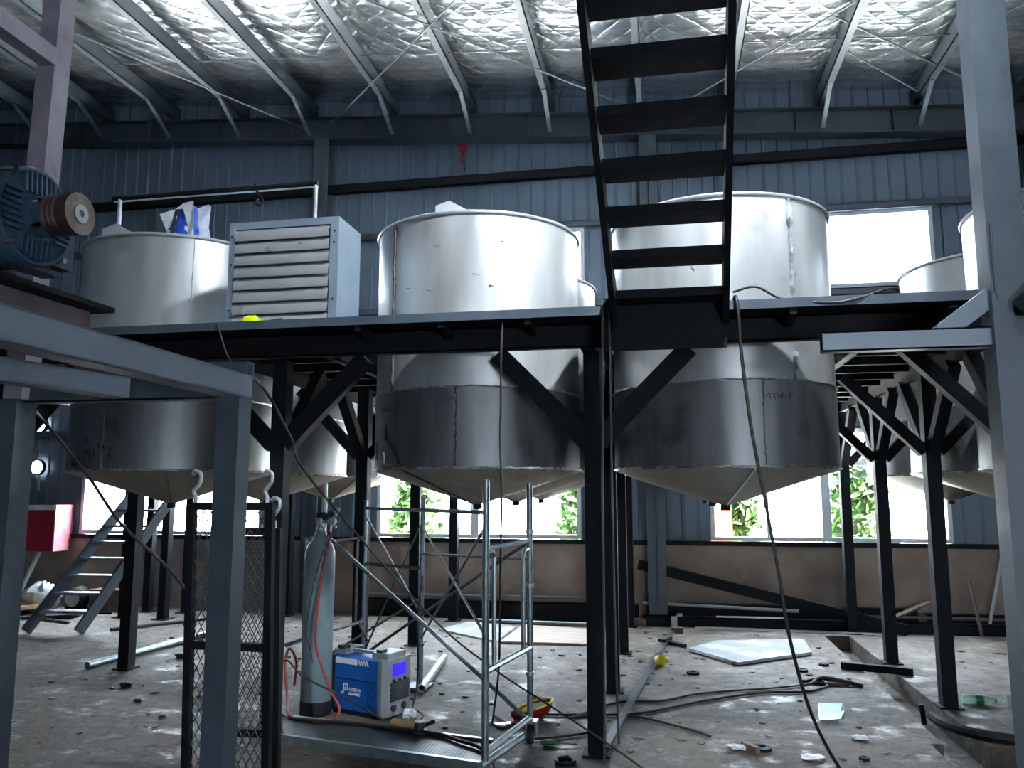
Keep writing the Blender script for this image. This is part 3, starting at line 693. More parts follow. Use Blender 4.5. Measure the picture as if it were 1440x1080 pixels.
# ------------------------------------------------------------------ right foreground column with its beam
rc = thing('front_column', 'blue-grey steel column at the right edge with a short side beam', 'column', (1.60, 4.22, 0)); RO = (1.60, 4.22, 0)
MB().bar((1.665, 4.22, 0), (1.665, 4.22, 6.55), .17, .15, up=(0, 1, 0)).build('column', 'paint', rc, RO)
hollow((.80, 4.22, 2.345), (1.58, 4.22, 2.345), .08, .10).build('side_beam', 'paint_light', rc, RO)
hollow((1.75, 4.22, 2.345), (2.6, 4.22, 2.345), .08, .10).build('side_beam', 'paint_light', rc, RO)
MB().bar((1.36, 4.22, 2.37), (1.60, 4.22, 2.55), .07, .09).build('knee_brace', 'paint_light', rc, RO)
MB().bar((1.74, 4.22, 2.54), (2.3, 4.22, 2.95), .07, .09).build('knee_brace', 'paint_light', rc, RO)
MB().bar((1.69, 4.12, 2.46), (2.10, 3.86, 2.84), .07, .09).build('knee_brace', 'paint_dark', rc, RO)  # dark bar set along a dark diagonal band on the column
MB().tube([(1.60, 4.138, 2.9), (1.595, 4.138, 2.75), (1.60, 4.138, 2.55)], .006, 6).build('conduit_wire', 'cable_grey', rc, RO)

# ------------------------------------------------------------------ things on the platform and tank tops
bx0, bx1, by, bz0, bz1, bdp = -2.93, -2.125, 4.90, 2.672, 3.445, .38
fb = thing('fan_box', 'galvanised louvred exhaust fan box standing on the platform edge', 'fan', (-2.53, by, bz0)); FO = (-2.53, by, bz0)
cs = MB(); t_ = .012
cs.box(bx0, bx0 + t_, by, by + bdp, bz0, bz1); cs.box(bx1 - t_, bx1, by, by + bdp, bz0, bz1); cs.box(bx0 + t_, bx1 - t_, by, by + bdp, bz1 - t_, bz1); cs.box(bx0 + t_, bx1 - t_, by, by + bdp, bz0, bz0 + t_); cs.box(bx0 + t_, bx1 - t_, by + bdp - t_, by + bdp, bz0 + t_, bz1 - t_)
cs.build('casing', 'galv_box', fb, FO)
fr = MB(); fr.box(bx0, bx0 + .045, by - .012, by, bz0, bz1); fr.box(bx1 - .06, bx1, by - .012, by, bz0, bz1); fr.box(bx0 + .045, bx1 - .06, by - .012, by, bz1 - .05, bz1); fr.box(bx0 + .045, bx1 - .06, by - .012, by, bz0, bz0 + .03)
fr.build('front_frame', 'galv_box', fb, FO)
ns = 8; z0s = bz0 + .03; hs = (bz1 - .05 - z0s) / ns
for k in range(ns):
    z = z0s + k * hs; s_ = MB(); X0_, X1_ = bx0 + .048, bx1 - .063
    pr = [(.004, hs * .98), (-.008, hs * .86), (-.017, hs * .66), (-.023, hs * .40), (-.026, hs * .16), (-.024, .0), (-.014, .0)]
    vs = [(X0_, by + p[0], z + p[1]) for p in pr] + [(X1_, by + p[0], z + p[1]) for p in pr]; n = len(pr)
    s_.add(vs, [(i, i + 1, n + i + 1, n + i) for i in range(n - 1)], True); s_.build('louvre_blade', 'louvre', fb, FO)
rv = MB()
for (x, z) in [(bx0 + .02, bz1 - .1), (bx0 + .02, bz1 - .3), (bx0 + .02, bz0 + .15), (bx1 - .03, bz1 - .1), (bx1 - .03, bz1 - .18), (bx1 - .03, bz0 + .2)]: rv.tube([(x, by - .018, z), (x, by - .012, z)], .008, 8)
rv.build('rivets', 'soot', fb, FO)
yg = thing('glove', 'lime-yellow glove with a small dark tool lying before the fan box', 'glove', (-2.72, 4.78, 2.672)); YO = (-2.72, 4.78, 2.672)
MB().blob((-2.68, 4.78, 2.720), .060, .03, .036, .2, 3).blob((-2.615, 4.78, 2.705), .05, .022, .022, .2, 4).build('glove_fabric', 'lime', yg, YO)
MB().tube([(-2.57, 4.78, 2.708), (-2.46, 4.78, 2.712)], [.012, .02], 8).build('tool', 'dark_plastic', yg, YO)

rl = thing('hoist_rail', 'thin white-posted hoist rail spanning behind the fan box and left tank', 'rail', (-4.2, 6.42, 2.67)); HO = (-4.2, 6.42, 2.67)
MB().tube([(-5.08, 6.42, 4.345), (-3.0, 6.42, 4.345)], .024, 10).build('rail_tube', 'black_steel', rl, HO)
MB().tube([(-5.06, 6.42, 4.312), (-3.0, 6.42, 4.312)], .007, 6).build('rail_rod', 'galv', rl, HO)
MB().tube([(-5.0, 6.42, 2.672), (-5.0, 6.42, 4.33)], .020, 10).build('rail_post', 'galv', rl, HO)
MB().tube([(-3.02, 6.42, 2.672), (-3.02, 6.42, 4.36)], .016, 10).build('rail_post', 'galv', rl, HO)
MB().tube(arc([(-3.62, 6.42, 4.38), (-3.60, 6.41, 4.32), (-3.56, 6.41, 4.27), (-3.53, 6.41, 4.21), (-3.56, 6.41, 4.17), (-3.60, 6.41, 4.20), (-3.58, 6.41, 4.24)]), .011, 8).build('hook', 'black_steel', rl, HO)

ag = thing('agitator_motor', 'blue agitator motor wrapped in white film on the left tank lid', 'motor', (-4.02, 5.95, ZT + .06)); AO = (-4.02, 5.95, ZT + .06)
MB().lathe([(0, 0), (.10, 0), (.10, .25), (.085, .27), (.08, .40), (.07, .43), (0, .44)], 20, (-3.97, 5.95, ZT + .06)).build('motor_body', 'plastic_wrap_blue', ag, AO)
pts = [(-4.09, 3.585), (-4.10, 3.84), (-4.17, 3.99), (-4.10, 4.01), (-3.98, 4.04), (-3.86, 4.08), (-3.81, 4.04), (-3.835, 3.86), (-3.81, 3.74), (-3.83, 3.585)]
rd = random.Random(5); n = len(pts)
vs = [(x, 6.06 + rd.uniform(-.02, .02), z) for x, z in pts] + [(-3.97, 6.03, 3.82), (-3.97, 6.10, 3.82)]
MB().add(vs, [(i, (i + 1) % n, n) for i in range(n)] + [((i + 1) % n, i, n + 1) for i in range(n)], True).build('plastic_film', 'film', ag, AO)
fm = MB()
for q in ([(-4.10, 3.84), (-4.18, 4.0), (-4.03, 4.03), (-4.04, 3.87)], [(-3.91, 3.60), (-3.90, 3.80), (-3.83, 3.80), (-3.815, 3.60)], [(-3.90, 3.80), (-3.94, 4.02), (-3.84, 4.08), (-3.83, 3.80)],
          [(-4.03, 4.03), (-3.94, 4.02), (-3.84, 4.08), (-3.95, 4.08)], [(-3.99, 3.89), (-3.97, 3.91), (-3.89, 3.80), (-3.90, 3.76)], [(-4.10, 3.60), (-4.10, 3.84), (-4.06, 3.85), (-4.05, 3.60)]):
    fm.add([(x, 5.845 + .02 * math.sin(x * 40 + z * 25), z - (.06 if z > 3.8 else 0)) for x, z in q], [(0, 1, 2, 3)])
fm.build('film_folds', 'film', ag, AO)

# ------------------------------------------------------------------ scaffold
sc = thing('scaffold', 'galvanised tube scaffold tower with cross braces behind the welder', 'scaffold', (-1.8, 5.6, 0)); SCO = (-1.8, 5.6, 0)
A, B, Cc, Ee, Dd = (-1.025, 4.57), (-.895, 5.32), (-2.66, 6.0), (-2.55, 6.62), (-2.0, 6.50)
def up(p, z0, z1, r=.021, m='tube', name='upright'): return MB().tube([(p[0], p[1], z0), (p[0], p[1], z1)], r, 12).build(name, m, sc, SCO)
def tb_(a, b, r=.016, m='tube', name='tube'): return MB().tube([a, b], r, 8).build(name, m, sc, SCO)
up(A, 0.0, 1.665); up(B, .12, 1.655); up(Cc, .05, 1.66); up(Ee, .0, 1.52, .016); up(Dd, .0, 1.55, .02)
def lerp(p, q, t): return (p[0] + (q[0] - p[0]) * t, p[1] + (q[1] - p[1]) * t)
def V(p, z): return (p[0], p[1], z)
for z, r in ((1.27, .014), (.585, .02), (.145, .02)): tb_(V(A, z), V(B, z), r, 'tube', 'rung')
tb_(V(lerp(A, B, -.1), .10), V(lerp(A, B, .95), .06), .022, 'tube', 'foot_tube')
def hoop(p, q, t, z0, z1, m='tube'):
    a = lerp(p, q, t); a0 = lerp(p, q, .02)
    return MB().tube(arc([V(a, z0), V(a, z1 - .1), V(a, z1 - .03), V(lerp(p, q, t * .6), z1), V(a0, z1 - .005)], 4), .014, 8).build('inner_tube', m, sc, SCO)
hoop(A, B, .17, .58, 1.25); hoop(B, A, .17, .58, 1.22); hoop(Ee, Cc, .2, .5, 1.2, 'tube_dark')
MB().tube(arc([(-2.78, 5.95, .45), (-2.78, 5.95, 1.15), (-2.76, 5.96, 1.22), (-2.68, 6.0, 1.24)], 4), .014, 8).build('inner_tube', 'tube', sc, SCO)
tb_((-2.9, 5.9, .42), V(Cc, .5), .016, 'tube', 'rung'); tb_(V(Cc, .5), V(Ee, .5), .014, 'tube_dark', 'rung'); tb_(V(Cc, 1.2), V(Ee, 1.2), .012, 'tube_dark', 'rung')
tb_(V(Ee, 1.45), V(A, 1.475), .013, 'tube_dark', 'ledger'); tb_(V(Ee, .98), V(Dd, .96), .015, 'tube_dark', 'ledger'); tb_(V(Dd, 1.08), V(B, 1.15), .010, 'tube_dark', 'ledger')
tb_(V(Cc, 1.27), V(B, .12), .015, 'tube', 'cross_brace'); tb_(V(Ee, .22), V(B, 1.27), .013, 'tube_dark', 'cross_brace')
tb_(V(Ee, .22), V(Dd, 1.36), .008, 'tube_dark', 'cross_brace'); tb_(V(Ee, 1.38), V(Dd, .58), .010, 'tube', 'cross_brace')
tb_(V(Dd, 1.30), V(A, .78), .009, 'tube_dark', 'cross_brace'); tb_(V(Dd, .40), V(A, 1.40), .009, 'tube_dark', 'cross_brace'); tb_(V(Cc, .30), V(Dd, .72), .010, 'tube_dark', 'cross_brace')
MB().box(Dd[0] - .10, Dd[0] + .08, Dd[1] - .1, Dd[1] + .1, 0, .03).build('foot_plate', 'tube_dark', sc, SCO)
for z in (1.33, .98, .42): MB().tube([V(B, z - .012), V(B, z + .012)], .027, 10).build('brace_lug', 'galv', sc, SCO)
for z in (.62, .35): MB().tube([V(Dd, z - .012), V(Dd, z + .012)], .026, 10).build('brace_lug', 'tube_dark', sc, SCO)
cwh = MB().lathe([(.0, -.014), (.02, -.02), (.045, -.02), (.058, -.014), (.058, .014), (.045, .02), (.02, .02), (0, .014)], 24, (B[0] + .01, B[1] - .06, .06), 'x').build('caster_wheel', 'rubber', sc, SCO)
MB().lathe([(.0, -.022), (.032, -.022)], 20, (B[0] + .01, B[1] - .06, .06), 'x').lathe([(.032, .022), (0, .022)], 20, (B[0] + .01, B[1] - .06, .06), 'x').build('wheel_hub', 'brass', cwh, SCO)
MB().box(B[0] - .035, B[0] - .025, B[1] - .07, B[1] + .02, .05, .13).box(B[0] + .042, B[0] + .05, B[1] - .07, B[1] + .02, .05, .13).box(B[0] - .035, B[0] + .05, B[1] - .05, B[1] + .03, .12, .135).build('caster_fork', 'tube', sc, SCO)

dp = thing('scaffold_deck', 'perforated metal scaffold deck lying low in front of the welder', 'deck', (-1.85, 5.15, 0)); DO = (-1.85, 5.15, 0)
poly = [(-2.62, 5.36), (-1.10, 5.10), (-1.06, 4.70), (-2.46, 4.98)]
MB().prism(poly, .035, .045).build('deck_plate', 'deckplate', dp, DO)
MB().bar((-2.46, 4.97, .03), (-1.06, 4.69, .03), .03, .06).build('side_rail', 'tube', dp, DO)
MB().bar((-2.62, 5.38, .03), (-1.10, 5.12, .03), .03, .06).build('side_rail', 'tube', dp, DO)

# ------------------------------------------------------------------ gas cylinder, welder and their leads
gx, gy = -2.53, 5.66
gc = thing('gas_cylinder', 'tall grey shielding-gas cylinder standing beside the blue welder', 'gas cylinder', (gx, gy, 0)); GO = (gx, gy, 0)
MB().lathe([(0, 0), (.105, 0), (.11, .01), (.11, 1.11), (.107, 1.15), (.094, 1.195), (.07, 1.23), (.045, 1.27), (.034, 1.31)], 40, (gx, gy, 0)).build('body', 'cyl', gc, GO)
MB().lathe([(.112, 0), (.112, .10)], 40, (gx, gy, 0)).build('foot_ring', 'rubber', gc, GO)
vl = MB().lathe([(.036, 1.30), (.036, 1.33), (.022, 1.335), (.022, 1.40), (.0, 1.40)], 18, (gx, gy, 0)); vl.tube([(gx, gy, 1.37), (gx + .1, gy - .02, 1.37)], .014, 10)
vl = vl.build('valve', 'tube', gc, GO)
MB().lathe([(.030, 1.40), (.034, 1.41), (.034, 1.43), (.03, 1.44), (0, 1.44)], 12, (gx, gy, 0)).build('valve_handwheel', 'black_steel', vl, GO)
rg = MB().lathe([(0, -.02), (.028, -.02), (.03, -.01), (.03, .02), (0, .02)], 18, (gx + .10, gy - .03, 1.375), 'y'); rg.tube([(gx + .10, gy - .02, 1.375), (gx + .145, gy - .03, 1.47)], .016, 10); rg.tube([(gx + .09, gy - .02, 1.37), (gx + .09, gy - .03, 1.30)], .01, 8)
rg = rg.build('regulator', 'galv', gc, GO)
for dx, dz in ((.055, .035), (.10, .055)): MB().lathe([(0, -.012), (.026, -.012), (.026, .012), (0, .012)], 18, (gx + dx, gy - .055, 1.375 + dz), 'y').build('pressure_gauge', 'dark_plastic', rg, GO)
MB().lathe([(0, -.006), (.012, -.006), (.012, .006), (0, .006)], 12, (gx + .135, gy - .05, 1.335), 'y').build('yellow_cap', 'yellow', rg, GO)
solo('gas_hose', MB().tube(arc([(gx + .10, gy - .05, 1.30), (gx + .075, gy - .13, 1.0), (gx + .055, gy - .15, .7), (gx + .06, gy - .16, .52), (gx + .12, gy - .2, .40), (gx + .22, gy - .24, .22), (gx + .30, gy - .28, .12), (gx + .28, gy - .36, .06), (gx + .12, gy - .38, .055), (gx - .06, gy - .3, .07), (gx - .2, gy - .05, .14), (gx - .24, gy - .02, .33), (gx - .22, gy, .45), (gx - .17, gy + .02, .35), (gx - .19, gy + .04, .18)]), .0095, 8), 'red_hose', 'red gas hose running down the front of the cylinder', 'hose', (gx, gy, 0))
solo('torch_cable', MB().tube(arc([(gx + .09, gy - .06, 1.31), (gx + .03, gy - .15, .95), (gx - .02, gy - .15, .62), (gx + .02, gy - .16, .48), (gx + .06, gy - .2, .40)]), .004, 6), 'cable', 'thin black lead hanging beside the red gas hose', 'cable', (gx, gy, 0))

wx, wy = -2.455, 5.735; wrz = math.atan2(5.555 - 5.735, -1.955 + 2.455)
we = thing('welding_machine', 'blue welding machine with a lit display on the floor by the gas cylinder', 'welder', (wx, wy, 0), wrz)
WL, WD, WH = .52, .30, .395
def bevel_box(x0, x1, y0, y1, z0, z1, b=.015):
    mb = MB(); P = [(x0 + b, y0), (x1 - b, y0), (x1, y0 + b), (x1, y1 - b), (x1 - b, y1), (x0 + b, y1), (x0, y1 - b), (x0, y0 + b)]
    mb.prism(P, z0, z1); return mb
bevel_box(.03, WL - .065, 0, WD, .035, WH).build('casing', 'blue', we)
fp = MB(); fp.prism([(WL - .065, -.006), (WL - .03, -.008), (WL, .02), (WL + .012, .15), (WL, WD - .02), (WL - .03, WD + .008), (WL - .065, WD + .006)], .02, WH + .012)
fp = fp.build('front_panel', 'grey_plastic', we)
bp_ = MB(); bp_.prism([(0, 0), (.03, -.006), (.03, WD + .006), (0, WD)], .02, WH + .01); bp_.build('rear_panel', 'dark_plastic', we)
MB().box(.03, WL - .07, .01, WD - .01, 0, .035).build('base_tray', 'dark_plastic', we)
hd = MB(); hd.box(.0, .11, .04, WD - .05, WH + .01, WH + .045); hd.box(WL - .16, WL - .02, .04, WD - .05, WH + .01, WH + .05); hd.bar((.09, .13, WH + .03), (WL - .14, .13, WH + .03), .03, .022); hd.build('carry_handle', 'grey_plastic', we)
MB().box(.02, .08, .05, .12, WH + .045, WH + .07).build('handle_cap', 'dark_plastic', we); MB().box(WL - .13, WL - .08, .05, .11, WH + .05, WH + .07).build('handle_cap', 'dark_plastic', we)
ds = MB(); ds.box(WL + .002, WL + .016, .07, .21, WH - .105, WH - .02); ds.build('display_panel', 'display', fp)
kn = MB()
for y in (.08, .14, .20): kn.lathe([(.012, 0), (.010, .016), (0, .016)], 14, (WL + .006, y, WH - .135), 'x')
kn.build('knobs', 'dark_plastic', fp)
vt = MB()
for k in range(13): vt.box(WL - .004, WL + .0155, .05, .25, .12 + k * .0105, .1245 + k * .0105)
vt.build('vent_slots', 'dark_plastic', fp)
sk = MB()
for y in (.08, .19): sk.lathe([(.024, 0), (.024, .02), (.014, .022), (0, .022)], 16, (WL + .002, y, .075), 'x')
sk.build('cable_sockets', 'dark_plastic', fp)
sv = MB()
for k in range(14): sv.box(.36, .445, -.003, .002, .06 + k * .0135, .0635 + k * .0135)
sv.build('side_louvres', 'blue', we)
MB().box(.032, WL - .067, -.002, .002, .247, .252).build('panel_joint', 'dark_plastic', we)
sw = MB(); sw.box(.05, .255, -.002, .002, .352, .392)
for k in range(4):
    x = .262 + k * .024; sw.add([(x, -.002, .392), (x + .013, -.002, .392), (x + .033, -.002, .352), (x + .02, -.002, .352)], [(0, 1, 2, 3)])
sw.build('white_stripe', 'white', we)
def text(s, size, loc, parent, m, name):
    cu = bpy.data.curves.new(name + '_curve', 'FONT'); cu.body = s; cu.size = size; cu.extrude = .0006; cu.offset = .0009
    tmp = bpy.data.objects.new('t', cu); COL.objects.link(tmp); bpy.context.view_layer.update()
    me = bpy.data.meshes.new_from_object(tmp.evaluated_get(bpy.context.evaluated_depsgraph_get())); bpy.data.objects.remove(tmp)
    me.materials.clear(); me.materials.append(M[m]); me.transform(Matrix.Rotation(R(90), 4, 'X')); me.transform(Matrix.Translation(loc))
    o = bpy.data.objects.new(name, me); COL.objects.link(o); o.parent = parent; return o
text('OXIU A', .032, (.185, -.002, .168), we, 'white', 'logo_text'); text('W', .034, (.105, -.002, .138), we, 'white', 'logo_text'); text('8', .03, (.275, -.002, .138), we, 'white', 'logo_text')
lg = MB(); lg.box(.183, .268, -.0025, .001, .140, .156)
for (x0, x1, z0, z1) in ((.13, .172, .207, .213), (.13, .172, .170, .176), (.13, .136, .176, .207), (.166, .172, .176, .207), (.143, .159, .197, .201), (.143, .159, .185, .189)): lg.box(x0, x1, -.0025, .001, z0, z1)
lg.build('logo_mark', 'white', we)

# ------------------------------------------------------------------ mesh gates propped behind the front column
def gate(lb, x0, x1, y, z1, lean, rz, mid, stiles, m):
    g = thing('mesh_gate', lb, 'gate', (x0, y, 0), rz, 'wire mesh gates')
    Wd = x1 - x0; T = Matrix.Rotation(-lean, 4, 'X')
    def P(x, z): return tuple(T @ Vector((x, 0, z)))
    for x in [0.0, Wd] + stiles: MB().bar(P(x, 0.0), P(x, z1), .04, .04, up=(0, 1, 0)).build('stile', m, g)
    for z in (0.02, mid, z1 - .02): MB().bar(P(.02, z), P(Wd - .02, z), .04, .04).build('rail', m, g)
    mm = MB(); cw_, ch = .045, .085
    k = -int(z1 / ch) - 2
    sl_ = ch / cw_
    for s in (1, -1):
        for i in range(-60, 60):
            # line z = s*sl*x + i*ch clipped to the panel
            pts = []
            for x in (0.02, Wd - .02): 
                z = s * sl_ * x + i * ch; pts.append((x, z))
            (xa, za), (xb, zb) = pts
            def clip(za_, zb_):
                t0, t1 = 0.0, 1.0; d = zb_ - za_
                for lim, sg in ((.02, 1), (z1 - .02, -1)):
                    if abs(d) < 1e-9: continue
                    t = (lim - za_) / d
                    if sg * d > 0: t0 = max(t0, t)
                    else: t1 = min(t1, t)
                return t0, t1
            t0, t1 = clip(za, zb)
            if t0 < t1: mm.bar(P(xa + (xb - xa) * t0, za + (zb - za) * t0), P(xa + (xb - xa) * t1, za + (zb - za) * t1), .004, .004, up=(0, 1, 0))
    mm.build('wire_mesh', 'tube_dark', g)
    for x in (.02, Wd - .02):
        MB().tube(arc([Vector(P(x, z1)), Vector(P(x, z1 + .03)), Vector(P(x - .012, z1 + .06)), Vector(P(x + .02, z1 + .10)), Vector(P(x + .028, z1 + .145)), Vector(P(x, z1 + .165)), Vector(P(x - .02, z1 + .15))]), .011, 8).build('lifting_hook', 'galv', g)
    return g
gate('wire mesh gate propped behind the front stand column, the one with a mid rail', -2.48, -2.03, 3.98, 1.54, R(-3), 0.0, .80, [], 'paint_dark')
gate('second wire mesh gate leaning close behind the mid-rail gate', -2.38, -2.10, 4.20, 1.40, R(-4), R(4), .30, [], 'black_steel')

# ------------------------------------------------------------------ hanging and loose cables
def cable(name, pts, r, m, lb, n=8, cat='cable', group=None): return solo(name, MB().tube(arc(pts, n), r, 7), m, lb, cat, pts[0], group)
cable('hanging_cable', [(.42, 4.80, 2.69), (.43, 4.69, 2.72), (.44, 4.66, 2.6), (.45, 4.68, 2.37), (.49, 4.70, 1.95), (.55, 4.73, 1.56), (.61, 4.75, 1.15), (.66, 4.78, .78), (.78, 4.95, .35), (.95, 5.12, .012), (1.0, 5.0, .01)], .010, 'cable', 'dark cable hanging from the platform down past the right tank to the floor')
cable('hanging_cable', [(-.335, 4.80, 2.69), (-.34, 4.68, 2.70), (-.345, 4.67, 2.4), (-.36, 4.72, 1.5), (-.37, 4.80, .7), (-.39, 4.93, .01)], .007, 'cable_grey', 'grey cable hanging from the platform at the stair foot, nearer the post')
cable('hanging_cable', [(-.30, 4.80, 2.69), (-.305, 4.68, 2.70), (-.30, 4.67, 2.4), (-.305, 4.72, 1.6), (-.31, 4.86, .9), (-.32, 5.1, .35), (-.33, 5.35, .01)], .007, 'cable_grey', 'grey cable hanging from the platform at the stair foot, nearer the stair')
cable('hanging_cable', [(-.96, 4.72, 2.63), (-.965, 4.70, 2.4), (-.97, 4.72, 2.1), (-.98, 4.75, 1.9), (-.965, 4.72, 1.6), (-.98, 4.78, 1.3), (-1.02, 4.95, .85), (-1.08, 5.2, .45), (-1.18, 5.5, .08), (-1.22, 5.66, .01), (-1.15, 5.55, .01), (-1.10, 5.62, .01), (-1.25, 5.85, .01)], .007, 'cable', 'dark cable hanging in front of the middle tank down to the floor')
cable('stay_wire', [(-2.87, 4.69, 2.69), (-2.66, 4.5, 2.42), (-1.70, 3.14, 2.05), (-1.76, 3.55, 1.86), (-1.82, 3.96, 1.64), (-1.45, 4.97, .80), (-1.03,4.93,0.51), (-0.71,4.86,0.35), (-0.45,4.83,0.21), (-0.16,4.80,0.04), (-.05, 4.5, .012)], .006, 'cable', 'long slack wire slanting from the platform past the stand to the floor', 10)
cable('power_lead', [(-2.72, 3.02, 1.94), (-3.11, 3.50, 1.98), (-3.06, 3.8, 1.7), (-3.03, 4.07, 1.42), (-2.85, 4.2, 1.2), (-2.52, 4.03, 1.02)], .009, 'cable', 'dark lead slanting from the stand down to the mesh gates', 8)
cable('platform_cable', [(.42, 4.74, 2.76), (.55, 4.72, 2.78), (.70, 4.72, 2.70), (.95, 4.69, 2.66), (1.1, 4.69, 2.68), (1.3, 4.74, 2.74), (1.38, 4.80, 2.68), (1.6, 4.9, 2.68)], .008, 'cable', 'black cable drooping over the platform edge right of the stair', 8)
z = .012
cable('extension_cord', [(-.7, 5.85, z), (-.39, 6.34, z), (-.07, 6.44, z), (.20, 6.71, z), (.60, 6.92, z), (.78, 7.0, z), (1.08, 7.18, z), (1.25, 7.36, z), (1.27, 7.2, z), (1.18, 7.05, z), (1.04, 6.93, z), (.76, 6.86, z), (.53, 6.72, z), (.19, 6.45, z), (-.22, 6.07, z), (-.6, 5.95, z), (-1.0, 5.9, z)], .009, 'cable', 'dark extension cord looping across the right half of the floor')
cable('coiled_cord', [(1.10, 7.30, z), (1.25, 7.42, z), (1.42, 7.38, z), (1.44, 7.26, z), (1.30, 7.22, z), (1.18, 7.28, z), (1.27, 7.38, .03), (1.4, 7.3, .03), (1.55, 7.22, z)], .016, 'rubber', 'bunched black cord end at the far side of the floor cord')
cable('floor_cable', [(-2.75, 5.55, .02), (-2.48, 5.29, .062), (-2.07, 5.27, .062), (-1.75, 5.20, .062), (-1.47, 5.16, .06), (-1.30, 5.05, .06), (-1.14, 4.94, .06), (-1.0, 4.73, .03), (-.95, 4.5, .02)], .012, 'rubber', 'thick black cable lying along the scaffold deck')
cable('floor_cable', [(-2.86, 5.6, .25), (-2.7, 5.5, .40), (-2.52, 5.4, .32), (-2.3, 5.42, .22), (-2.05, 5.40, .12), (-1.9, 5.38, .062), (-1.75, 5.45, .02), (-1.7, 5.6, .04), (-1.80, 5.66, .08)], .007, 'cable', 'thin cable slung across the face of the blue welder')
cable('floor_cable', [(-.95, 5.3, z), (-.7, 5.42, z), (-.5, 5.6, z), (-.55, 5.9, z), (-.3, 6.0, z), (0.1, 5.75, z), (.25, 5.6, z)], .008, 'cable', 'thin dark cable curling round the front post foot')
cable('floor_cable', [(-1.98, 6.45, .9), (-1.97, 6.3, .6), (-1.9, 6.1, .35), (-1.86, 5.95, .14), (-1.82, 5.7, .02)], .008, 'cable', 'dark lead dropping from the scaffold beside the welder front')
cable('floor_cable', [(-2.36, 6.1, .62), (-2.33, 5.98, .58), (-2.2, 5.8, .50)], .009, 'rubber', 'black lead rising from the welder top')

# ------------------------------------------------------------------ things on the floor
st_ = MB(); a, b = (-.41, 5.22), (.03, 9.51); st_.bar((a[0], a[1], .025), (b[0], b[1], .025), .05, .006); st_.bar((a[0] + .025, a[1], .014), (b[0] + .025, b[1], .014), .006, .028)
solo('steel_angle', st_, 'tube_dark', 'long steel angle lying on the floor beside the middle post row', 'steel bar', (0, 7, 0))
solo('white_sheet', MB().prism([(.19, 8.47), (.62, 7.86), (1.37, 8.49), (1.41, 9.2), (.5, 8.95)], .01, .035), 'white_sheet', 'glossy white panel lying on the floor under the right tank', 'panel', (.8, 8.5, 0))
solo('plywood_sheet', MB().prism([(-1.75, 8.52), (-.58, 8.56), (-.56, 9.38), (-1.7, 9.6)], .004, .026), 'ply', 'dusty pinkish board lying on the floor beyond the scaffold', 'board', (-1.2, 9, 0))
solo('plywood_sheet', MB().prism([(-2.6, 9.15), (-1.80, 8.55), (-1.76, 9.5), (-2.4, 9.75)], .004, .02), 'white_sheet', 'pale sheet lying left of the pinkish floor board', 'board', (-2.2, 9.2, 0))
solo('channel_offcut', MB().channel((1.53, 7.94, .03), (2.09, 7.76, .03), .06, .06, .008), 'black_steel', 'short black channel laid across the drain trench', 'steel bar', (1.8, 7.85, 0))
solo('clamp_tool', MB().bar((-.10, 8.93, .02), (.16, 8.66, .02), .05, .03).bar((-.05, 8.75, .03), (.02, 8.95, .03), .03, .05), 'black_steel', 'black clamp lying across the floor angle', 'tool', (0, 8.8, 0))
solo('wood_block', MB().box(.03, .16, 9.49, 9.57, 0, .06), 'wood', 'small dark wood block near the back end of the floor angle', 'block', (.1, 9.5, 0))
solo('timber_offcut', MB().bar((-.72, 9.92, .04), (-.18, 9.98, .04), .08, .08), 'wood', 'timber offcut on the floor left of the back post', 'block', (-.45, 9.95, 0))
yl = MB().blob((-.08, 7.75, .05), .065, .05, .05, .15, 5); solo('yellow_cap', yl, 'yellow', 'small yellow plastic cap on the floor by the long angle', 'cap', (-.08, 7.75, 0))
ri = [(1.40, 8.04, .045), (1.16, 7.75, .05), (.20, 7.46, .055), (1.13, 5.33, .03), (.55, 5.42, .06)]
RL = ['small dark ring on the floor nearest the white panel corner', 'small dark ring on the floor beside the hanging cable', 'small dark ring on the floor left below the white panel', 'tiny dark washer at the bottom right of the floor', 'black puck-shaped cap at the bottom of the floor beside brown scrap']
for (x, y, r), lb in zip(ri, RL): solo('steel_ring', MB().lathe([(r, 0), (r, .02), (r * .5, .022), (r * .5, 0)], 20, (x, y, 0)), 'black_steel', lb, 'ring', (x, y, 0), 'dark rings on the floor')
tub = MB(); tub.prism([(1.03, 6.18), (1.18, 6.24), (1.24, 6.44), (1.06, 6.40)], .0, .006)
for p, q in [((1.03, 6.18), (1.18, 6.24)), ((1.18, 6.24), (1.24, 6.44)), ((1.24, 6.44), (1.06, 6.40)), ((1.06, 6.40), (1.03, 6.18))]: tub.bar((p[0], p[1], .03), (q[0], q[1], .03), .004, .06)
solo('plastic_tray', tub, 'clear', 'clear plastic tray lying on the floor beside the hanging cable', 'tray', (1.1, 6.3, 0))
def crumple(x, y, s, seed): return MB().blob((x, y, .014), s, s * .6, .014, .4, seed, 9, 5, False)
solo('paper_scrap', crumple(.41, 5.40, .065, 1), 'paper', 'white paper scrap at the bottom of the floor, left of brown scrap', 'litter', (.41, 5.4, 0), 'paper scraps')
solo('paper_scrap', crumple(.83, 5.30, .08, 2), 'paper', 'torn pale paper strip at the bottom of the floor near the cable end', 'litter', (.83, 5.3, 0), 'paper scraps')
solo('paper_scrap', crumple(1.20, 5.75, .05, 3), 'paper', 'small pale scrap right of the hanging cable below the clear tray', 'litter', (1.2, 5.75, 0), 'paper scraps')
solo('wood_scrap', MB().bar((.44, 5.44, .02), (.52, 5.34, .02), .035, .035), 'wood', 'brown wood scrap between white paper and black cap', 'litter', (.48, 5.4, 0))
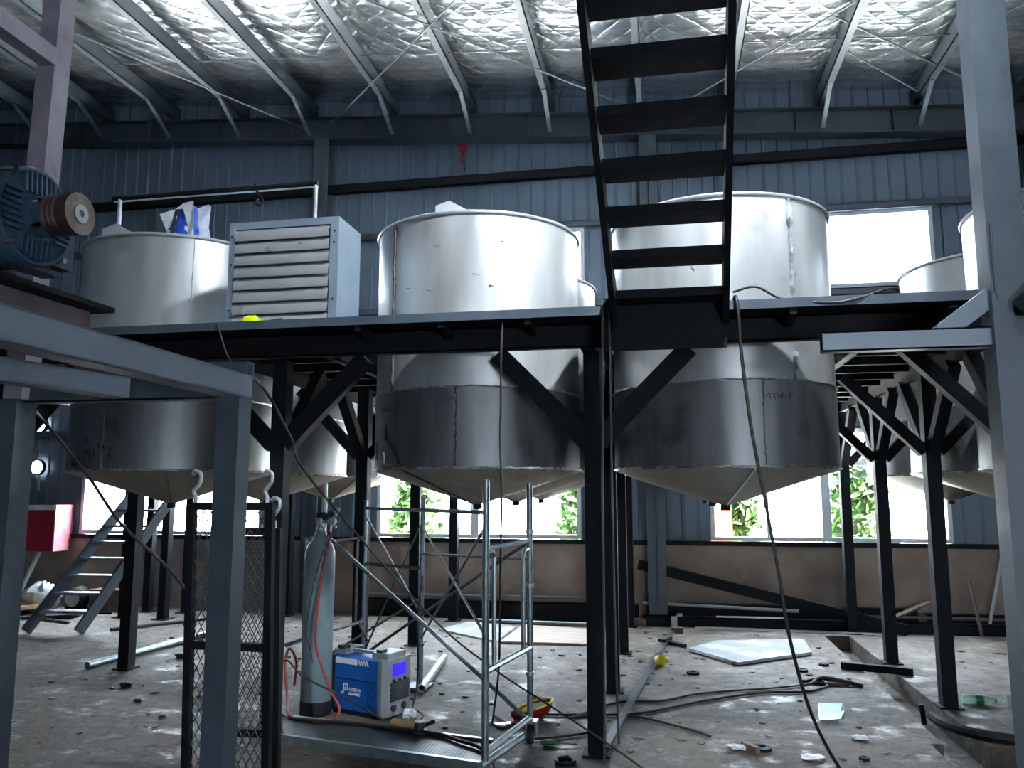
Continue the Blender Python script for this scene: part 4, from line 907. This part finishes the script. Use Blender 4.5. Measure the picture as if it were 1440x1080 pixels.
bo = thing('plastic_bottle', 'crushed clear bottle with a green label beside the nearest right post', 'bottle', (2.28, 6.83, 0)); BO = (2.28, 6.83, 0)
MB().lathe([(0, -.11), (.03, -.11), (.034, -.10), (.034, .05), (.014, .10), (.014, .12), (0, .12)], 18, (2.28, 6.83, .034), 'x').build('bottle_body', 'pet_green', bo, BO)
MB().lathe([(.035, -.02), (.035, .035)], 18, (2.28, 6.83, .034), 'x').build('bottle_label', 'green', bo, BO)
MB().lathe([(.016, .112), (.016, .128), (0, .128)], 12, (2.28, 6.83, .034), 'x').build('bottle_cap', 'green', bo, BO)
solo('foam_cup', MB().lathe([(0, 0), (.035, 0), (.045, .09), (.042, .09), (.032, .004)], 18, (2.50, 6.80, 0)), 'white_sheet', 'white cup on the floor beside the right front column', 'cup', (2.5, 6.8, 0))
cb = MB().tube(arc([(1.80, 6.30, .03), (1.83, 6.10, .03), (1.93, 5.93, .03), (2.08, 5.84, .03), (2.25, 5.80, .03), (2.6, 5.74, .03), (3.0, 5.72, .03)]), .035, 8)
solo('bent_bar', cb, 'black_steel', 'dark bent steel kerb curving round the broken pit at lower right', 'steel bar', (2.1, 5.85, 0))
solo('broom_stub', MB().tube([(1.80, 6.48, -.10), (1.79, 6.50, .06)], .018, 8), 'rubber', 'short black stub standing in the drain trench', 'stub', (1.8, 6.5, -.16))
solo('paper_scrap', MB().blob((1.80, 6.38, -.10), .05, .03, .05, .3, 11, 9, 5, False), 'paper', 'white scrap beside the black stub in the trench', 'litter', (1.8, 6.38, -.16), 'paper scraps')
rdm = random.Random(4)
rub = [(1.72, 5.45, .07), (1.82, 5.30, .09), (1.95, 5.52, .10), (2.08, 5.35, .08), (1.88, 5.58, .06), (2.2, 5.5, .09), (1.76, 5.15, .08), (2.02, 5.15, .09), (2.3, 5.25, .08)]
for k, (x, y, s) in enumerate(rub): solo('concrete_lump', MB().blob((x, y, -.2 + s * .7), s, s * .8, s * .7, .28, 40 + k, 8, 5, False), 'rubble', 'broken concrete lump in the pit at lower right', 'rubble', (x, y, -.2), 'concrete lumps in the pit')
# pipe stub, helmet, pliers, screwdriver, ring, rag
ps = MB(); ps.lathe([(.034, 0), (.034, 1.18), (.028, 1.18), (.028, 0), (.034, 0)], 20); d = Vector((-2.09 + 1.95, 7.52 - 6.36, 0)).normalized()
ps.xform(Matrix.Translation((-1.95, 6.36, .036)) @ d.to_track_quat('Z', 'Y').to_matrix().to_4x4())
solo('steel_pipe', ps, 'galv', 'short shiny pipe lying behind the welder', 'pipe', (-1.95, 6.36, 0))
he = thing('welding_helmet', 'dark red helmet with a yellow rim upturned by the scaffold foot', 'helmet', (-.93, 5.85, 0), R(20)); he.scale = (.8, .8, .8)
mt = Matrix.Rotation(R(-14), 4, 'Y')
sh = MB().lathe([(0, 0), (.05, .004), (.10, .03), (.135, .075), (.145, .115), (.14, .115), (.13, .078), (.095, .036), (0, .012)], 28); sh.xform(mt @ Matrix.Scale(1.15, 4, (1, 0, 0)) @ Matrix.Scale(.85, 4, (0, 1, 0))); sh.build('shell', 'helmet_red', he)
rm = MB().tube([(.165 * math.cos(a), .122 * math.sin(a), .117) for a in [2 * math.pi * k / 28 for k in range(28)]], .011, 8, closed=True); rm.xform(mt); rm.build('rim', 'yellow', he)
ln = MB().lathe([(.118, .10), (.09, .05), (0, .03)], 24); ln.xform(mt @ Matrix.Scale(1.1, 4, (1, 0, 0)) @ Matrix.Scale(.85, 4, (0, 1, 0))); ln.build('lining', 'white_sheet', he)
MB().blob((-.19, -.04, .045), .06, .05, .045, .2, 6).build('strap', 'red', he)
pi_ = thing('pliers', 'bright steel pliers lying left of the dark red helmet', 'pliers', (-1.14, 5.62, 0), R(25))
MB().bar((0, .01, .01), (.07, .004, .01), .02, .014).bar((0, -.012, .01), (.07, -.004, .01), .02, .014).bar((-.05, .02, .01), (0, .01, .01), .015, .012).bar((-.05, -.022, .01), (0, -.012, .01), .015, .012).build('jaws', 'chrome', pi_)
MB().tube(arc([(.07, .004, .01), (.11, .03, .012), (.17, .025, .012)]), .009, 8).tube(arc([(.07, -.004, .01), (.11, -.03, .012), (.17, -.025, .012)]), .009, 8).build('grips', 'red', pi_)
sd = thing('screwdriver', 'green-handled screwdriver lying at the foot of the middle front post', 'screwdriver', (-.82, 5.25, 0))
MB().lathe([(0, 0), (.014, .004), (.017, .03), (.015, .09), (.010, .105), (0, .105)], 12, (0, 0, .018), 'x').build('handle', 'green', sd)
MB().tube([(.10, 0, .018), (.235, .02, .012)], .0045, 8).build('blade', 'chrome', sd)
solo('pipe_clip', MB().tube([(-.62 + .055 * math.cos(a), 4.93 + .045 * math.sin(a), .016) for a in [2 * math.pi * k / 24 for k in range(24)]], .013, 8, closed=True), 'rubber', 'black ring lying at the bottom edge left of the front post', 'ring', (-.62, 4.93, 0))
rg_ = thing('grinder', 'small dusty angle grinder resting on the scaffold deck', 'tool', (-1.66, 5.22, .045), R(-18))
MB().lathe([(0, -.16), (.028, -.155), (.032, -.02), (.026, .03), (0, .04)], 14, (0, 0, .035), 'x').build('grinder_body', 'card', rg_)
MB().lathe([(.03, 0), (.034, .02), (.03, .055), (0, .06)], 14, (.06, 0, .015)).build('gear_head', 'dark_plastic', rg_)
MB().lathe([(0, 0), (.055, 0), (.055, .008), (0, .008)], 20, (.065, 0, .004)).build('grinding_disc', 'tube_dark', rg_)
MB().tube([(.07, .02, .04), (.10, .11, .05)], .014, 8).build('side_handle', 'dark_plastic', rg_)
solo('paper_scrap', MB().blob((-1.80, 5.60, .045), .05, .04, .04, .4, 17, 9, 5, False), 'film', 'crumpled white bag at the welder front foot', 'litter', (-1.8, 5.6, 0), 'paper scraps')

# loose steel on the left part of the floor
def rod(lb, a, b, r, m, name='steel_pipe'): return solo(name, MB().tube([(a[0], a[1], r), (b[0], b[1], r)], r, 12), m, lb, 'pipe', (a[0], a[1], 0))
rod('grey pipe lying on the floor in front of the left post', (-5.18, 6.63), (-4.98, 8.6), .032, 'tube')
rod('rusty bar lying on the floor left of the mesh gates', (-6.29, 8.40), (-5.55, 9.5), .022, 'rust')
rod('thin dark bar on the floor behind the leaning stair', (-7.93, 9.30), (-7.15, 9.55), .018, 'black_steel')
rod('thin pale bar on the floor under the leaning stair', (-7.69, 8.95), (-7.12, 8.75), .018, 'tube_dark')
rod('long grey bar on the floor beyond the scaffold', (-2.3, 9.80), (-.5, 9.72), .025, 'tube')
# steel stacked along the back wall
solo('leaning_beam', MB().channel((-.35, WY - .09, .70), (2.6, 9.80, .06), .06, .12, .008), 'paint_dark', 'long channel slanting down along the back wall at right', 'steel beam', (-.3, 10.15, 0))
wl = [((-.3, 10.08, .25), (1.5, 10.06, .20), .02, 'galv', 'pale pipe lying on the steel stack under the right window'), ((-3.85, 10.12, .27), (-.7, 10.12, .29), .014, 'tube', 'thin pale pipe along the back wall behind the scaffold'),
      ((2.1, 10.08, .16), (4.6, 10.04, .17), .018, 'rust', 'rusty pipe along the back wall at right')]
for a, b, r, m, lb in wl: solo('wall_pipe', MB().tube([a, b], r, 8), m, lb, 'pipe', a)
solo('channel_stack', MB().channel((-.3, 9.98, .06), (4.5, 9.98, .06), .1, .12, .01), 'black_steel', 'dark channel on the floor along the back wall at right', 'steel beam', (0, 9.98, 0))
solo('channel_stack', MB().channel((-.2, 10.12, .13), (2.8, 10.12, .13), .1, .24, .01), 'black_steel', 'deep black beam on the floor against the right back wall', 'steel beam', (0, 10.12, 0))
solo('channel_stack', MB().channel((-3.9, 10.12, .11), (-.35, 10.12, .11), .1, .22, .01), 'black_steel', 'deep black beam on the floor against the wall behind the scaffold', 'steel beam', (-2, 10.12, 0))
solo('channel_stack', MB().channel((2.9, 10.14, .1), (4.6, 10.14, .1), .1, .2, .01), 'black_steel', 'short black beam on the floor in the back right corner', 'steel beam', (3.5, 10.14, 0))
solo('flat_bar', MB().bar((.3, 9.86, .012), (2.4, 9.80, .012), .06, .02), 'galv', 'pale flat bar lying before the black beams at right', 'steel bar', (1, 9.85, 0))
solo('flat_bar', MB().bar((.55, 9.92, .135), (1.35, 9.92, .14), .05, .014), 'galv', 'short pale flat bar on top of the dark channel at right', 'steel bar', (1, 9.92, .12))
solo('steel_bracket', MB().box(.03, .10, 9.86, 9.93, 0, .16).box(.03, .16, 9.86, 9.93, .13, .16), 'tube', 'upright steel bracket at the left end of the dark channel', 'bracket', (.06, 9.9, 0))
solo('leaning_rod', MB().tube([(3.50, 10.02, .01), (3.80, 10.2, .98)], .018, 8), 'galv', 'pale rod leaning on the back wall beside the right column', 'rod', (3.5, 10, 0))
solo('leaning_rod', MB().tube([(3.38, 9.85, .01), (3.32, 9.92, .60)], .02, 8), 'rust', 'short rusty stake standing before the back wall at right', 'rod', (3.4, 9.9, 0))
solo('plank', MB().bar((2.45, 9.9, .16), (2.95, 10.1, .34), .09, .02), 'wood', 'short plank end propped on the beams behind the right posts', 'plank', (2.6, 9.95, 0))

# far left corner
rcb = thing('red_cabinet', 'red metal cabinet hung by the far left window', 'cabinet', (-8.62, WY, .72)); CO = (-8.62, WY, .72)
MB().box(-8.95, -8.42, 9.93, WY, .76, 1.40).build('cabinet_body', 'red', rcb, CO)
MB().box(-8.42, -8.40, 9.91, WY, .76, 1.40).build('side_panel', 'pink', rcb, CO)
MB().box(-8.95, -8.42, 9.90, 9.93, 1.33, 1.40).build('top_strip', 'white_sheet', rcb, CO)
for k, (x, z_) in enumerate(((-9.03, 2.56), (-9.02, 1.94))):
    la = thing('round_lamp', ['upper of two glaring round lamps on the far left wall', 'lower of two glaring round lamps on the far left wall'][k], 'lamp', (x, WY, z_), group='round wall lamps')
    MB().lathe([(.115, .0), (.115, -.05), (.10, -.06), (.10, -.03)], 24, (0, 0, 0), 'y').build('lamp_housing', 'paint_dark', la)
    MB().lathe([(.10, -.05), (.06, -.07), (0, -.075)], 24, (0, 0, 0), 'y').build('lamp_glass', 'lamp', la)
    if k: MB().tube([(.03, -.02, -.12), (.03, -.02, -.35)], .01, 6).build('lamp_lead', 'galv', la)
solo('white_sack', MB().blob((-8.28, 9.62, .18), .25, .2, .2, .16, 21, 14, 8), 'sack', 'crumpled white sack on the floor behind the leaning stair', 'sack', (-8.28, 9.62, 0))
solo('cardboard_sheet', MB().bar((-8.95, 9.55, .06), (-8.1, 9.35, .10), .5, .04), 'card', 'brown cardboard heap at the far left beside the white sack', 'cardboard', (-8.5, 9.5, 0))
bw = thing('blower', 'small black blower with a shiny round mouth behind the leaning stair', 'blower', (-7.84, 9.76, 0)); BW = (-7.84, 9.76, 0)
MB().lathe([(.12, -.10), (.15, -.06), (.15, .06), (.12, .10), (0, .10)], 24, (-7.84, 9.76, .17), 'y').build('blower_housing', 'rubber', bw, BW)
MB().lathe([(.11, -.105), (.05, -.085), (0, -.085)], 24, (-7.84, 9.76, .17), 'y').build('blower_mouth', 'galv', bw, BW)
MB().box(-7.96, -7.72, 9.68, 9.84, 0, .05).build('blower_foot', 'rubber', bw, BW)
solo('wooden_crate', MB().box(-7.66, -7.20, 9.75, 10.0, 0, .28), 'wood', 'brown box on the floor right of the black blower', 'box', (-7.4, 9.85, 0))
MBk = MB().tube([(-8.8, 9.7, .01), (-8.65, 9.95, .75)], .03, 8)
solo('leaning_tube', MBk, 'galv', 'short bright tube leaning below the red cabinet', 'tube', (-8.8, 9.7, 0))
solo('black_sheet', MB().bar((-8.0, 9.1, .02), (-7.4, 9.25, .05), .35, .02), 'rubber', 'black sheet on the floor in front of the white sack', 'sheet', (-7.7, 9.15, 0))
rt = thing('warning_tag', 'faded red strap and hook hanging high on the back wall', 'strap', (-2.60, WY - .16, 6.28)); RT = (-2.60, WY - .16, 6.28)
MB().box(-2.66, -2.56, WY - .17, WY - .15, 6.22, 6.32).box(-2.64, -2.58, WY - .17, WY - .15, 6.06, 6.14).build('red_strap', 'red', rt, RT)
MB().tube([(-2.61, WY - .16, 6.22), (-2.60, WY - .16, 6.06), (-2.58, WY - .16, 5.93)], .008, 6).build('cord', 'cable', rt, RT)
solo('drop_cable', MB().tube([(.72, WY - .05, 5.95), (.72, WY - .05, 5.0)], .008, 6), 'cable', 'thin black cable running down the back wall right of the stair', 'cable', (.72, WY - .05, 5.0))

gr = MB(); rg2 = random.Random(12)
for k in range(420):
    x = rg2.uniform(-5.5, 3.5); y = rg2.uniform(4.6, 9.6)
    if 1.55 < x < 2.6 and y < 9.7: continue
    q = rg2.uniform(.006, .022); gr.blob((x, y, q * .3), q * rg2.uniform(.8, 2), q, q * .4, .35, k, 6, 4, False)
tag(gr.build('floor_grit', 'rubble'), 'small chips and crumbs scattered all over the concrete floor', 'grit', None, 'stuff')
DB = [(-4.4, 6.1, .05), (-4.0, 5.7, .035), (-3.6, 5.9, .03), (-4.6, 7.2, .07), (-3.55, 5.35, .03), (-5.6, 8.9, .08)]
for k, (x, y, q) in enumerate(DB): solo('dirt_clod', MB().blob((x, y, q * .3), q, q * .6, q * .45, .35, 90 + k, 8, 5, False), 'soot', 'dark dirt clod on the open floor at the left', 'litter', (x, y, 0), 'dirt clods on the left floor')
